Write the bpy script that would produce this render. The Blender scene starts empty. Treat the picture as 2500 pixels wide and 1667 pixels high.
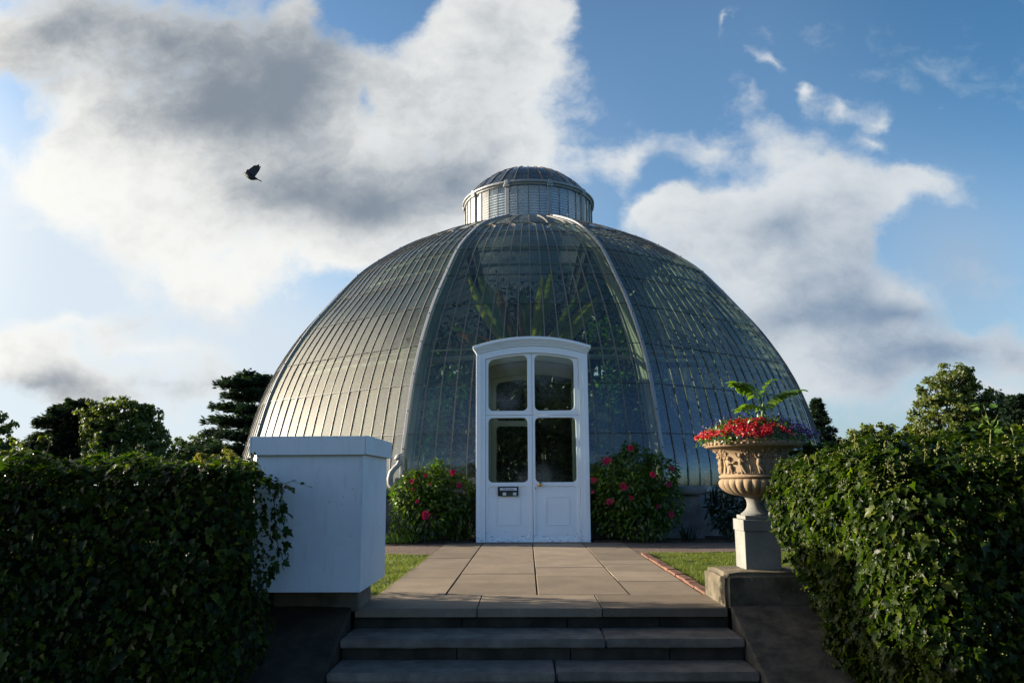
import bpy, bmesh, math, random
import numpy as np
from mathutils import Vector, Matrix, noise

# ------------------------------------------------------------------ camera, sky, sun, exposure
scene = bpy.context.scene
COL = scene.collection
R_ = math.radians

cam_data = bpy.data.cameras.new('camera')
cam_data.sensor_width = 36.0
cam_data.lens = 25.92
cam_data.shift_y = 0.0338
cam_data.clip_start = 0.05
cam_data.clip_end = 6000.0
camera = bpy.data.objects.new('camera', cam_data)
COL.objects.link(camera)
_t, _y, _r = R_(8.194), R_(1.114), R_(0.3)
_fw = Vector((-math.sin(_y) * math.cos(_t), math.cos(_y) * math.cos(_t), math.sin(_t)))
_rt = Vector((math.cos(_y), math.sin(_y), 0.0))
_up = _rt.cross(_fw)
_rt2 = _rt * math.cos(_r) - _up * math.sin(_r)
_up2 = _up * math.cos(_r) + _rt * math.sin(_r)
camera.matrix_world = Matrix(((_rt2.x, _up2.x, -_fw.x, -0.095), (_rt2.y, _up2.y, -_fw.y, -12.3),
                              (_rt2.z, _up2.z, -_fw.z, 0.976), (0, 0, 0, 1)))
scene.camera = camera

SUN_AZ, SUN_EL = -77.0, 14.0          # azimuth from +Y (negative = left), elevation
SKY_STRENGTH = 0.055
SUN_POWER = 5.0
EXPOSURE = 1.5

scene.view_settings.view_transform = 'Standard'
scene.view_settings.look = 'None'
scene.view_settings.gamma = 1.0
scene.view_settings.exposure = EXPOSURE
scene.cycles.use_denoising = True
scene.cycles.max_bounces = 8
scene.cycles.transparent_max_bounces = 16
scene.cycles.sample_clamp_indirect = 4.0
scene.cycles.sample_clamp_direct = 12.0
scene.cycles.caustics_reflective = False
scene.cycles.caustics_refractive = False

# clouds are given as soft ellipses in sky directions (x/y, z/y), broken up by noise
CLOUD = [(-0.532,0.63,0.379,0.217,0,1.0), (-0.286,0.561,0.198,0.192,0,0.9), (-0.582,0.477,0.198,0.152,-20,0.9), (-0.498,0.383,0.248,0.141,-15,0.8),
         (-0.281,0.381,0.305,0.134,0,1.0), (-0.095,0.597,0.198,0.245,0,0.8), (0.007,0.601,0.137,0.213,0,0.6), (-0.047,0.439,0.152,0.148,0,0.6),
         (-0.371,0.309,0.192,0.054,0,0.5), (-0.677,0.398,0.125,0.074,15,0.7), (-0.743,0.66,0.149,0.173,0,0.7), (-0.163,0.355,0.192,0.103,10,0.5),
         (-0.751,0.546,0.116,0.129,35,-1.2), (-0.748,0.448,0.042,0.038,0,0.3), (-0.247,0.671,0.103,0.079,10,-1.3),
         (-0.256,0.558,0.045,0.064,25,-0.75), (-0.162,0.669,0.036,0.059,0,-0.3), (-0.321,0.699,0.043,0.06,0,0.5), (-0.322,0.543,0.066,0.051,30,0.3),
         (-0.19,0.522,0.048,0.019,0,0.4), (-0.416,0.262,0.064,0.042,-20,0.35), (0.122,0.664,0.108,0.118,0,-0.5), (-0.627,0.142,0.264,0.069,0,0.9),
         (-0.388,0.157,0.188,0.052,0,0.25), (-0.699,0.171,0.116,0.058,0,0.4), (0.314,0.331,0.171,0.131,-10,1.0), (0.253,0.386,0.109,0.085,0,0.8),
         (0.38,0.301,0.136,0.13,0,0.8), (0.511,0.311,0.062,0.047,20,-0.6), (0.209,0.429,0.064,0.043,0,-0.5), (0.42,0.39,0.108,0.079,10,0.8),
         (0.476,0.383,0.097,0.066,0,0.5), (0.553,0.409,0.085,0.055,15,0.95), (0.488,0.236,0.106,0.064,0,0.85), (0.391,0.208,0.184,0.063,0,0.8),
         (0.482,0.161,0.276,0.051,0,0.55), (0.647,0.154,0.109,0.074,0,0.6), (0.342,0.118,0.165,0.045,0,0.4), (0.559,0.094,0.191,0.045,0,0.3),
         (0.152,0.467,0.064,0.093,-30,0.55), (0.24,0.49,0.087,0.062,-35,0.46), (0.325,0.602,0.02,0.071,25,0.5), (0.301,0.545,0.041,0.082,20,0.38),
         (0.349,0.458,0.064,0.068,20,0.5), (0.334,0.507,0.07,0.125,15,0.08), (0.429,0.528,0.07,0.041,0,0.6), (0.377,0.547,0.035,0.035,0,0.7),
         (0.498,0.514,0.052,0.038,-20,0.5), (0.483,0.474,0.046,0.025,-10,0.5), (0.622,0.543,0.064,0.019,25,0.25), (0.302,0.683,0.06,0.01,50,0.4),
         (0.082,0.48,0.088,0.137,30,0.22), (0.029,0.45,0.094,0.068,0,0.3), (-0.651,0.218,0.192,0.041,5,0.62), (-0.493,0.199,0.15,0.035,0,0.45),
         (-0.417,0.28,0.151,0.036,-10,0.5), (-0.22,0.308,0.139,0.036,0,0.5), (0.031,0.666,0.096,0.098,0,0.6), (0.432,0.151,0.166,0.051,0,0.6),
         (0.184,0.375,0.069,0.036,20,0.4), (0.642,0.104,0.109,0.033,0,0.5)]
SHADE = [(-0.533,0.65,0.368,0.192,0,0.95), (-0.348,0.601,0.218,0.169,0,0.6), (-0.707,0.679,0.161,0.107,0,0.4), (-0.452,0.52,0.252,0.121,-15,0.7),
         (-0.234,0.38,0.281,0.092,0,0.85), (-0.375,0.394,0.212,0.074,0,0.5), (-0.106,0.439,0.194,0.105,0,0.6), (-0.059,0.545,0.166,0.178,0,0.3),
         (-0.017,0.627,0.12,0.143,0,0.25), (-0.672,0.125,0.195,0.046,0,0.9), (-0.501,0.141,0.189,0.04,0,0.4), (0.348,0.337,0.125,0.066,-5,0.75),
         (0.44,0.271,0.112,0.053,0,0.5), (0.37,0.219,0.179,0.052,0,0.8), (0.497,0.212,0.122,0.035,0,0.8), (0.51,0.161,0.248,0.04,0,0.6),
         (0.458,0.371,0.085,0.036,0,0.3), (0.581,0.149,0.143,0.034,0,0.4)]
HAZE = [(-0.809,0.338,0.535,0.49,0,0.7), (0.605,0.292,0.308,0.283,0,0.7), (-0.842,0.104,0.98,0.517,0,1.05), (-0.446,0.187,0.631,0.244,0,0.5),
         (0.008,0.07,0.832,0.212,0,0.75), (0.5,0.039,0.65,0.23,0,0.45), (0.04,0.419,0.291,0.276,0,0.35)]

world = bpy.data.worlds.new('World')
scene.world = world
world.use_nodes = True
WT = world.node_tree
WT.nodes.clear()


class NT:
    """small wrapper for writing node graphs"""
    def __init__(self, tree):
        self.t = tree

    def n(self, kind, **kw):
        x = self.t.nodes.new(kind)
        for k, v in kw.items():
            setattr(x, k, v)
        return x

    def link(self, a, b):
        self.t.links.new(a, b)

    def put(self, sock, v):
        if hasattr(v, 'is_linked') or hasattr(v, 'links'):
            self.t.links.new(v, sock)
        else:
            sock.default_value = v

    def m(self, op, a, b=None, c=None, clamp=False):
        x = self.n('ShaderNodeMath', operation=op, use_clamp=clamp)
        self.put(x.inputs[0], a)
        if b is not None:
            self.put(x.inputs[1], b)
        if c is not None:
            self.put(x.inputs[2], c)
        return x.outputs[0]

    def v(self, op, a, b=None, s=None):
        x = self.n('ShaderNodeVectorMath', operation=op)
        self.put(x.inputs[0], a)
        if b is not None:
            self.put(x.inputs[1], b)
        if s is not None:
            self.put(x.inputs[3], s)
        return x.outputs['Value'] if op in ('DOT_PRODUCT', 'LENGTH') else x.outputs[0]

    def noise(self, vec, scale, detail=4.0, rough=0.55, dist=0.0, out='Fac'):
        x = self.n('ShaderNodeTexNoise')
        if vec is not None:
            self.put(x.inputs['Vector'], vec)
        x.inputs['Scale'].default_value = scale
        x.inputs['Detail'].default_value = detail
        x.inputs['Roughness'].default_value = rough
        x.inputs['Distortion'].default_value = dist
        return x.outputs[out]

    def ramp(self, f, lo, hi, a=0.0, b=1.0, smooth=True):
        x = self.n('ShaderNodeMapRange', interpolation_type='SMOOTHSTEP' if smooth else 'LINEAR')
        self.put(x.inputs[0], f)
        x.inputs[1].default_value = lo
        x.inputs[2].default_value = hi
        x.inputs[3].default_value = a
        x.inputs[4].default_value = b
        return x.outputs[0]

    def mix(self, f, a, b, blend='MIX'):
        x = self.n('ShaderNodeMix', data_type='RGBA', blend_type=blend)
        self.put(x.inputs[0], f)
        self.put(x.inputs[6], a if not isinstance(a, tuple) else (a + (1.0,))[:4])
        self.put(x.inputs[7], b if not isinstance(b, tuple) else (b + (1.0,))[:4])
        return x.outputs[2]

    def mapping(self, vec, loc=(0, 0, 0), rot=(0, 0, 0), scale=(1, 1, 1), kind='POINT'):
        x = self.n('ShaderNodeMapping', vector_type=kind)
        self.put(x.inputs[0], vec)
        x.inputs[1].default_value = loc
        x.inputs[2].default_value = rot
        x.inputs[3].default_value = scale
        return x.outputs[0]


def build_sky():
    g = NT(WT)
    co = g.n('ShaderNodeTexCoord').outputs['Generated']
    sep = g.n('ShaderNodeSeparateXYZ')
    g.link(co, sep.inputs[0])
    dx, dy, dz = sep.outputs
    den = g.m('MAXIMUM', g.m('ABSOLUTE', dy), 0.08)
    u = g.m('DIVIDE', dx, den)
    v = g.m('DIVIDE', dz, den)
    comb = g.n('ShaderNodeCombineXYZ')
    g.link(u, comb.inputs[0])
    g.link(v, comb.inputs[1])
    P = comb.outputs[0]
    # domain warp, coarse then fine
    w1 = g.v('SUBTRACT', g.noise(P, 3.0, 3, 0.5, out='Color'), (0.5, 0.5, 0.5))
    w2 = g.v('SUBTRACT', g.noise(P, 9.0, 5, 0.6, out='Color'), (0.5, 0.5, 0.5))
    Pw = g.v('ADD', P, g.v('SCALE', w1, s=0.20))
    Pw = g.v('ADD', Pw, g.v('SCALE', w2, s=0.09))

    def field(blobs, vec):
        acc = None
        for (cu, cv, ru, rv, rot, w) in blobs:
            mp = g.mapping(vec, (cu, cv, 0), (0, 0, R_(rot)), (ru * 1.3, rv * 1.3, 1), 'TEXTURE')
            gr = g.n('ShaderNodeTexGradient', gradient_type='QUADRATIC_SPHERE')
            g.link(mp, gr.inputs[0])
            acc = g.m('MULTIPLY_ADD', gr.outputs[1], w * 1.5, 0.0 if acc is None else acc)
        return acc

    F = field(CLOUD, Pw)
    S = field(SHADE, g.v('ADD', P, g.v('SCALE', w1, s=0.16)))
    Hz = field(HAZE, P)
    Pn = g.v('ADD', P, g.v('SCALE', w2, s=0.05))
    fine = g.m('SUBTRACT', g.noise(g.mapping(Pn, scale=(1.0, 1.3, 1.0)), 7.5, 11, 0.64), 0.5)
    mid = g.m('SUBTRACT', g.noise(g.mapping(Pn, loc=(3.1, 1.7, 0), scale=(1.0, 1.5, 1.0)), 2.6, 8, 0.55), 0.5)
    Fc = g.m('MINIMUM', F, 1.05)
    F2 = g.m('ADD', Fc, g.m('ADD', g.m('MULTIPLY', fine, 1.9), g.m('MULTIPLY', mid, 1.4)))
    alpha = g.m('POWER', g.ramp(F2, 0.12, 0.95), 0.9)
    # shading inside the clouds: bright rims, grey cores and bellies
    sh = g.m('ADD', S, g.m('ADD', g.m('MULTIPLY', mid, 2.4), g.m('MULTIPLY', fine, 2.0)))
    sh = g.ramp(sh, -0.30, 1.75)
    # blue sky
    sky = g.n('ShaderNodeTexSky', sky_type='NISHITA')
    sky.sun_disc = False
    sky.sun_elevation = R_(SUN_EL)
    sky.sun_rotation = R_(SUN_AZ)
    sky.altitude = 50
    sky.air_density = 1.0
    sky.dust_density = 0.7
    sky.ozone_density = 2.6
    base = g.mix(1.0, sky.outputs[0], (1.20, 1.38, 1.42), 'MULTIPLY')
    K = 1.2 / (SKY_STRENGTH * 2.0 ** EXPOSURE)
    hz = g.ramp(Hz, 0.0, 1.5)
    # the far-right, high part is the clearest
    sunv = Vector((math.sin(R_(SUN_AZ)) * math.cos(R_(SUN_EL)), math.cos(R_(SUN_AZ)) * math.cos(R_(SUN_EL)), math.sin(R_(SUN_EL))))
    toward = g.v('DOT_PRODUCT', g.v('NORMALIZE', co), tuple(sunv))
    hazecol = g.mix(g.ramp(u, -0.6, 0.65), (0.62 * K, 0.68 * K, 0.74 * K), (0.31 * K, 0.40 * K, 0.51 * K))
    base = g.mix(g.m('MULTIPLY', hz, 0.92), base, hazecol)
    warm = g.ramp(toward, -0.3, 0.75)
    lit = g.mix(warm, (0.56 * K, 0.60 * K, 0.64 * K), (0.80 * K, 0.80 * K, 0.77 * K))
    dark = g.mix(warm, (0.18 * K, 0.26 * K, 0.37 * K), (0.20 * K, 0.235 * K, 0.28 * K))
    ccol = g.mix(sh, lit, dark)
    # behind the camera the sky is clearer
    alpha = g.m('MULTIPLY', alpha, g.ramp(dy, -0.12, 0.12, 0.30, 1.0))
    out = g.mix(alpha, base, ccol)
    deep = g.ramp(g.v('DOT_PRODUCT', g.v('NORMALIZE', co), tuple(Vector((0.60, 0.62, 0.58)).normalized())), 0.93, 1.0)
    out = g.mix(g.m('MULTIPLY', deep, g.m('SUBTRACT', 1.0, alpha)), out, g.mix(1.0, out, (0.50, 0.72, 0.80), 'MULTIPLY'))
    back = g.ramp(dy, -0.15, 0.25, 1.0, 0.0)
    out = g.mix(back, out, g.mix(1.0, out, (0.86, 1.02, 1.28), 'MULTIPLY'))
    dim = g.ramp(dz, 0.50, 0.88, 1.0, 0.55)
    out = g.mix(1.0, out, dim, 'MULTIPLY')
    # low sun glow on the air, around the sun itself
    glow = g.ramp(toward, 0.70, 1.0)
    glow = g.m('POWER', glow, 2.2)
    out = g.mix(glow, out, (4.5 * K, 3.8 * K, 2.8 * K))
    # ground half of the sphere
    low = g.ramp(dz, -0.03, -0.01)
    out = g.mix(low, (0.05 * K, 0.055 * K, 0.04 * K), out)
    bg = g.n('ShaderNodeBackground')
    g.link(out, bg.inputs[0])
    bg.inputs[1].default_value = SKY_STRENGTH
    o = g.n('ShaderNodeOutputWorld')
    g.link(bg.outputs[0], o.inputs[0])


build_sky()
world.cycles.sampling_method = 'MANUAL'
world.cycles.sample_map_resolution = 512

sun_data = bpy.data.lights.new('sun', 'SUN')
sun_data.energy = SUN_POWER
sun_data.angle = R_(0.5)
sun_data.color = (1.0, 0.88, 0.72)
sun = bpy.data.objects.new('sun', sun_data)
COL.objects.link(sun)
sun.location = (-40, 8, 12)
_sv = Vector((math.sin(R_(SUN_AZ)) * math.cos(R_(SUN_EL)), math.cos(R_(SUN_AZ)) * math.cos(R_(SUN_EL)), math.sin(R_(SUN_EL))))
sun.rotation_euler = (-_sv).to_track_quat('-Z', 'Y').to_euler()


# ------------------------------------------------------------------ helpers
rng = np.random.default_rng(7)
rnd = random.Random(11)


def meta(o, label=None, cat=None, group=None, kind=None):
    if label:
        o['label'] = label
    if cat:
        o['category'] = cat
    if group:
        o['group'] = group
    if kind:
        o['kind'] = kind
    return o


def empty(name, loc, label=None, cat=None, group=None, rz=0.0):
    o = bpy.data.objects.new(name, None)
    COL.objects.link(o)
    o.location = loc
    o.rotation_euler = (0, 0, rz)
    o.empty_display_size = 0.2
    return meta(o, label, cat, group)


def link(name, me, mat, parent=None, loc=(0, 0, 0)):
    """link a mesh whose vertices are in world space (or in the parent's space when loc given)"""
    o = bpy.data.objects.new(name, me)
    if mat is not None:
        keep_idx = np.zeros(len(me.polygons), dtype=np.int32)
        me.polygons.foreach_get('material_index', keep_idx)
        me.materials.clear()
        for mm in (mat if isinstance(mat, (list, tuple)) else [mat]):
            me.materials.append(mm)
        if isinstance(mat, (list, tuple)):
            me.polygons.foreach_set('material_index', keep_idx)
    COL.objects.link(o)
    if parent is not None:
        o.parent = parent
    o.location = loc
    return o


def rel(parent):
    """offset so that world-space vertices land right under a thing's Empty (no rotation)"""
    p = parent
    off = Vector((0, 0, 0))
    while p is not None:
        off -= Vector(p.location)
        p = p.parent
    return tuple(off)


def np_mesh(name, verts, tris, smooth=False, attr=None, per=3, mats=None):
    me = bpy.data.meshes.new(name)
    verts = np.asarray(verts, dtype=np.float32).reshape(-1, 3)
    tris = np.asarray(tris, dtype=np.int32).reshape(-1, per)
    me.vertices.add(len(verts))
    me.vertices.foreach_set('co', verts.ravel())
    nf = len(tris)
    me.loops.add(nf * per)
    me.loops.foreach_set('vertex_index', tris.ravel())
    me.polygons.add(nf)
    me.polygons.foreach_set('loop_start', np.arange(0, nf * per, per, dtype=np.int32))
    me.polygons.foreach_set('loop_total', np.full(nf, per, dtype=np.int32))
    if smooth:
        me.polygons.foreach_set('use_smooth', np.ones(nf, dtype=bool))
    if mats is not None:
        me.polygons.foreach_set('material_index', np.asarray(mats, dtype=np.int32))
    me.update(calc_edges=True)
    if attr is not None:
        a = me.attributes.new('rand', 'FLOAT', 'FACE')
        a.data.foreach_set('value', np.asarray(attr, dtype=np.float32))
    return me


class MB:
    """collects simple shapes into one mesh"""
    def __init__(self):
        self.bm = bmesh.new()
        self.lay = None

    def box(self, x0, x1, y0, y1, z0, z1, rot=None, at=None):
        vs = [self.bm.verts.new((x, y, z)) for x in (x0, x1) for y in (y0, y1) for z in (z0, z1)]
        for f in ((0, 1, 3, 2), (4, 6, 7, 5), (0, 4, 5, 1), (2, 3, 7, 6), (0, 2, 6, 4), (1, 5, 7, 3)):
            self.bm.faces.new([vs[i] for i in f])
        if rot is not None:
            bmesh.ops.transform(self.bm, matrix=rot, verts=vs)
        return vs

    def quad(self, a, b, c, d):
        return self.bm.faces.new([self.bm.verts.new(p) for p in (a, b, c, d)])

    def tube(self, pts, rad, n=8, caps=True):
        pts = [Vector(p) for p in pts]
        rs = rad if isinstance(rad, (list, tuple)) else [rad] * len(pts)
        rings = []
        ref = None
        for i, p in enumerate(pts):
            d = (pts[min(i + 1, len(pts) - 1)] - pts[max(i - 1, 0)])
            if d.length < 1e-9:
                d = Vector((0, 0, 1))
            d.normalize()
            if ref is None:
                ref = Vector((0, 0, 1)) if abs(d.z) < 0.9 else Vector((1, 0, 0))
            a = d.cross(ref)
            if a.length < 1e-5:
                a = d.orthogonal()
            a.normalize()
            b = d.cross(a).normalized()
            ref = a.cross(d)
            rings.append([self.bm.verts.new(p + (a * math.cos(t) + b * math.sin(t)) * rs[i])
                          for t in [2 * math.pi * k / n for k in range(n)]])
        for r0, r1 in zip(rings, rings[1:]):
            for k in range(n):
                self.bm.faces.new((r0[k], r0[(k + 1) % n], r1[(k + 1) % n], r1[k]))
        if caps:
            self.bm.faces.new(rings[0][::-1])
            self.bm.faces.new(rings[-1])

    def strip(self, pts, side, nrm, w, h):
        """rectangular bar following pts; side/nrm are lists of unit vectors"""
        rings = []
        for p, s, n_ in zip(pts, side, nrm):
            p, s, n_ = Vector(p), Vector(s), Vector(n_)
            rings.append([self.bm.verts.new(p + s * (w / 2)), self.bm.verts.new(p - s * (w / 2)),
                          self.bm.verts.new(p - s * (w / 2) + n_ * h), self.bm.verts.new(p + s * (w / 2) + n_ * h)])
        for r0, r1 in zip(rings, rings[1:]):
            for k in range(4):
                self.bm.faces.new((r0[k], r0[(k + 1) % 4], r1[(k + 1) % 4], r1[k]))
        self.bm.faces.new(rings[0][::-1])
        self.bm.faces.new(rings[-1])

    def lathe(self, prof, n=48, c=(0, 0), mod=None):
        rings = []
        for j, (r, z) in enumerate(prof):
            ring = []
            for k in range(n):
                t = 2 * math.pi * k / n
                rr = r * (mod(t, z, r) if mod else 1.0)
                ring.append(self.bm.verts.new((c[0] + rr * math.cos(t), c[1] + rr * math.sin(t), z)))
            rings.append(ring)
        for r0, r1 in zip(rings, rings[1:]):
            for k in range(n):
                self.bm.faces.new((r0[k], r0[(k + 1) % n], r1[(k + 1) % n], r1[k]))
        self.bm.faces.new(rings[0][::-1])
        self.bm.faces.new(rings[-1])

    def ball(self, c, r, sub=1, scale=(1, 1, 1)):
        m = Matrix.Translation(c) @ Matrix.Diagonal((scale[0], scale[1], scale[2], 1))
        bmesh.ops.create_icosphere(self.bm, subdivisions=sub, radius=r, matrix=m)
        self.bm.verts.index_update()

    def build(self, name, mat, parent=None, smooth=False, bevel=0.0, seg=2, loc=None):
        if bevel > 0:
            bmesh.ops.recalc_face_normals(self.bm, faces=self.bm.faces)
            es = [e for e in self.bm.edges if len(e.link_faces) == 2 and e.calc_face_angle(0) > 0.5]
            bmesh.ops.bevel(self.bm, geom=es, offset=bevel, segments=seg, profile=0.6, affect='EDGES', clamp_overlap=True)
        bmesh.ops.recalc_face_normals(self.bm, faces=self.bm.faces)
        me = bpy.data.meshes.new(name)
        self.bm.to_mesh(me)
        self.bm.free()
        if smooth:
            me.polygons.foreach_set('use_smooth', np.ones(len(me.polygons), dtype=bool))
            me.set_sharp_from_angle(angle=R_(40))
        if loc is None:
            loc = rel(parent)
        return link(name, me, mat, parent, loc)


def each(b, name, mat, parent, smooth=False):
    """link every separate piece collected in an MB as an object of its own"""
    bmesh.ops.recalc_face_normals(b.bm, faces=b.bm.faces)
    b.bm.verts.index_update()
    b.bm.verts.ensure_lookup_table()
    seen = set()
    out = []
    for v0 in b.bm.verts:
        if v0.index in seen:
            continue
        comp, st = [], [v0]
        seen.add(v0.index)
        while st:
            v = st.pop()
            comp.append(v)
            for e in v.link_edges:
                w = e.other_vert(v)
                if w.index not in seen:
                    seen.add(w.index)
                    st.append(w)
        ids = {v.index: i for i, v in enumerate(comp)}
        fs = {f for v in comp for f in v.link_faces}
        me = bpy.data.meshes.new(name)
        me.from_pydata([tuple(v.co) for v in comp], [], [[ids[v.index] for v in f.verts] for f in fs])
        if smooth:
            me.polygons.foreach_set('use_smooth', np.ones(len(me.polygons), dtype=bool))
        out.append(link(name, me, mat, parent, rel(parent)))
    b.bm.free()
    return out


def plate(name, outer, holes, depth, bevel, mat, parent, y, extra=0.0):
    """flat board with holes in the XZ plane; its front face stands at y, its body goes back by depth"""
    cu = bpy.data.curves.new(name, 'CURVE')
    cu.dimensions = '2D'
    cu.fill_mode = 'BOTH'
    cu.extrude = depth / 2 - bevel
    cu.bevel_depth = bevel
    cu.bevel_resolution = 1
    cu.offset = -bevel
    for loop in [outer] + holes:
        sp = cu.splines.new('POLY')
        sp.points.add(len(loop) - 1)
        for i, (a, b) in enumerate(loop):
            sp.points[i].co = (a, b, 0, 1)
        sp.use_cyclic_u = True
    tmp = bpy.data.objects.new(name + '_tmp', cu)
    COL.objects.link(tmp)
    dg = bpy.context.evaluated_depsgraph_get()
    me = bpy.data.meshes.new_from_object(tmp.evaluated_get(dg))
    me.name = name
    bpy.data.objects.remove(tmp)
    me.transform(Matrix.Translation((0, y + depth / 2, 0)) @ Matrix.Rotation(math.pi / 2, 4, 'X'))
    me.update()
    return link(name, me, mat, parent, rel(parent))


def rrect(x0, x1, z0, z1, r, n=6, rise=0.0):
    """rounded rectangle; the top edge may bow up by a rise function of x"""
    pts = []
    def top(x):
        return z1 + (rise(x) if rise else 0.0)
    for cx, cz, a0, istop in ((x1 - r, z0 + r, -90, 0), (x1 - r, None, 0, 1), (x0 + r, None, 90, 1), (x0 + r, z0 + r, 180, 0)):
        if istop:
            for k in range(n + 1):
                a = R_(a0 + 90.0 * k / n)
                x = cx + r * math.cos(a)
                pts.append((x, top(x) - r + r * math.sin(a)))
            if a0 == 0:
                for k in range(1, 8):
                    x = (x1 - r) + ((x0 + r) - (x1 - r)) * k / 8
                    pts.append((x, top(x)))
        else:
            for k in range(n + 1):
                a = R_(a0 + 90.0 * k / n)
                pts.append((cx + r * math.cos(a), cz + r * math.sin(a)))
    return pts


# ------------------------------------------------------------------ materials
def new_mat(name):
    m = bpy.data.materials.new(name)
    m.use_nodes = True
    m.node_tree.nodes.clear()
    g = NT(m.node_tree)
    g.out = g.n('ShaderNodeOutputMaterial')
    return m, g


def principled(g, col, rough=0.6, spec=0.5, bump=None, bump_d=0.01, metal=0.0, trans=None):
    b = g.n('ShaderNodeBsdfPrincipled')
    g.put(b.inputs['Base Color'], col if not isinstance(col, tuple) else (col + (1.0,))[:4])
    g.put(b.inputs['Roughness'], rough)
    b.inputs['Specular IOR Level'].default_value = spec
    b.inputs['Metallic'].default_value = metal
    if bump is not None:
        bp = g.n('ShaderNodeBump')
        bp.inputs['Strength'].default_value = 1.0
        bp.inputs['Distance'].default_value = bump_d
        g.link(bump, bp.inputs['Height'])
        g.link(bp.outputs[0], b.inputs['Normal'])
    return b


def mat_paint(name, col=(0.72, 0.74, 0.74), rough=0.45, wear=0.0, streak=0.15, lowdirt=True):
    m, g = new_mat(name)
    P = g.n('ShaderNodeNewGeometry').outputs['Position']
    n1 = g.noise(P, 2.2, 5, 0.6)
    n2 = g.noise(g.mapping(P, scale=(9, 9, 1.2)), 4.0, 5, 0.65)
    n3 = g.noise(P, 60.0, 3, 0.6)
    c = g.mix(g.m('MULTIPLY', g.ramp(n1, 0.35, 0.75), streak), col, tuple(x * 0.72 for x in col))
    c = g.mix(g.m('MULTIPLY', g.ramp(n2, 0.5, 0.8), streak * 1.2), c, tuple(x * 0.62 for x in col))
    if wear > 0:
        sp = g.n('ShaderNodeSeparateXYZ')
        g.link(P, sp.inputs[0])
        low = g.ramp(sp.outputs[2], 0.02, 0.42, 1.0, 0.0)
        w = g.noise(g.mapping(P, scale=(5, 5, 30)), 3.0, 6, 0.7)
        chip = g.ramp(g.m('ADD', w, g.m('MULTIPLY', low, 0.16)), 0.72, 0.755)
        c = g.mix(g.m('MULTIPLY', chip, wear), c, (0.10, 0.09, 0.075))
    h = g.m('ADD', g.m('MULTIPLY', n3, 0.25), g.m('MULTIPLY', n2, 0.5))
    b = principled(g, c, g.ramp(n1, 0.3, 0.8, rough, rough + 0.2), 0.4, h, 0.0012)
    g.link(b.outputs[0], g.out.inputs[0])
    return m


def mat_stone(name, col, dark, lich=(0.5, 0.48, 0.38), scale=3.0, rough=0.85, bump=0.006, lichen=0.35, randamp=0.25):
    m, g = new_mat(name)
    P = g.n('ShaderNodeNewGeometry').outputs['Position']
    a = g.n('ShaderNodeAttribute', attribute_name='rand')
    n1 = g.noise(P, scale, 7, 0.62)
    n2 = g.noise(P, scale * 14, 5, 0.6)
    n3 = g.noise(P, scale * 5, 6, 0.7, 0.4)
    c = g.mix(g.ramp(n1, 0.32, 0.70), dark, col)
    c = g.mix(g.m('MULTIPLY', g.ramp(n2, 0.45, 0.75), 0.35), c, tuple(x * 0.55 for x in col))
    c = g.mix(g.m('MULTIPLY', g.ramp(n3, 0.62, 0.70), lichen), c, lich)
    if randamp:
        f = g.m('ADD', g.m('MULTIPLY', a.outputs['Fac'], randamp), 1.0 - randamp / 2)
        hs = g.n('ShaderNodeHueSaturation')
        g.link(f, hs.inputs['Value'])
        g.link(c, hs.inputs['Color'])
        c = hs.outputs[0]
    h = g.m('ADD', n1, g.m('MULTIPLY', n2, 0.5))
    b = principled(g, c, rough, 0.25, h, bump)
    g.link(b.outputs[0], g.out.inputs[0])
    return m


def mat_leaf(name, c1, c2, c3=None, rough=0.38, spec=0.5, trans=0.35, tcol=None):
    """leaves: colour varies from leaf to leaf, light shines through"""
    m, g = new_mat(name)
    a = g.n('ShaderNodeAttribute', attribute_name='rand')
    f = a.outputs['Fac']
    c = g.mix(g.ramp(f, 0.0, 0.85), c1, c2)
    if c3 is not None:
        c = g.mix(g.ramp(f, 0.86, 0.97), c, c3)
    b = principled(g, c, rough, spec)
    t = g.n('ShaderNodeBsdfTranslucent')
    tc = g.mix(1.0, c, tcol or (1.8, 2.0, 0.7), 'MULTIPLY')
    g.link(tc, t.inputs[0])
    x = g.n('ShaderNodeMixShader')
    x.inputs[0].default_value = trans
    g.link(b.outputs[0], x.inputs[1])
    g.link(t.outputs[0], x.inputs[2])
    g.link(x.outputs[0], g.out.inputs[0])
    return m


def mat_plain(name, col, rough=0.6, spec=0.4, metal=0.0, var=0.2, scale=8.0, bump=0.002):
    m, g = new_mat(name)
    P = g.n('ShaderNodeNewGeometry').outputs['Position']
    n1 = g.noise(P, scale, 5, 0.6)
    c = g.mix(g.ramp(n1, 0.3, 0.75), tuple(x * (1 - var) for x in col), tuple(min(1, x * (1 + var)) for x in col))
    b = principled(g, c, rough, spec, n1, bump, metal)
    g.link(b.outputs[0], g.out.inputs[0])
    return m


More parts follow.
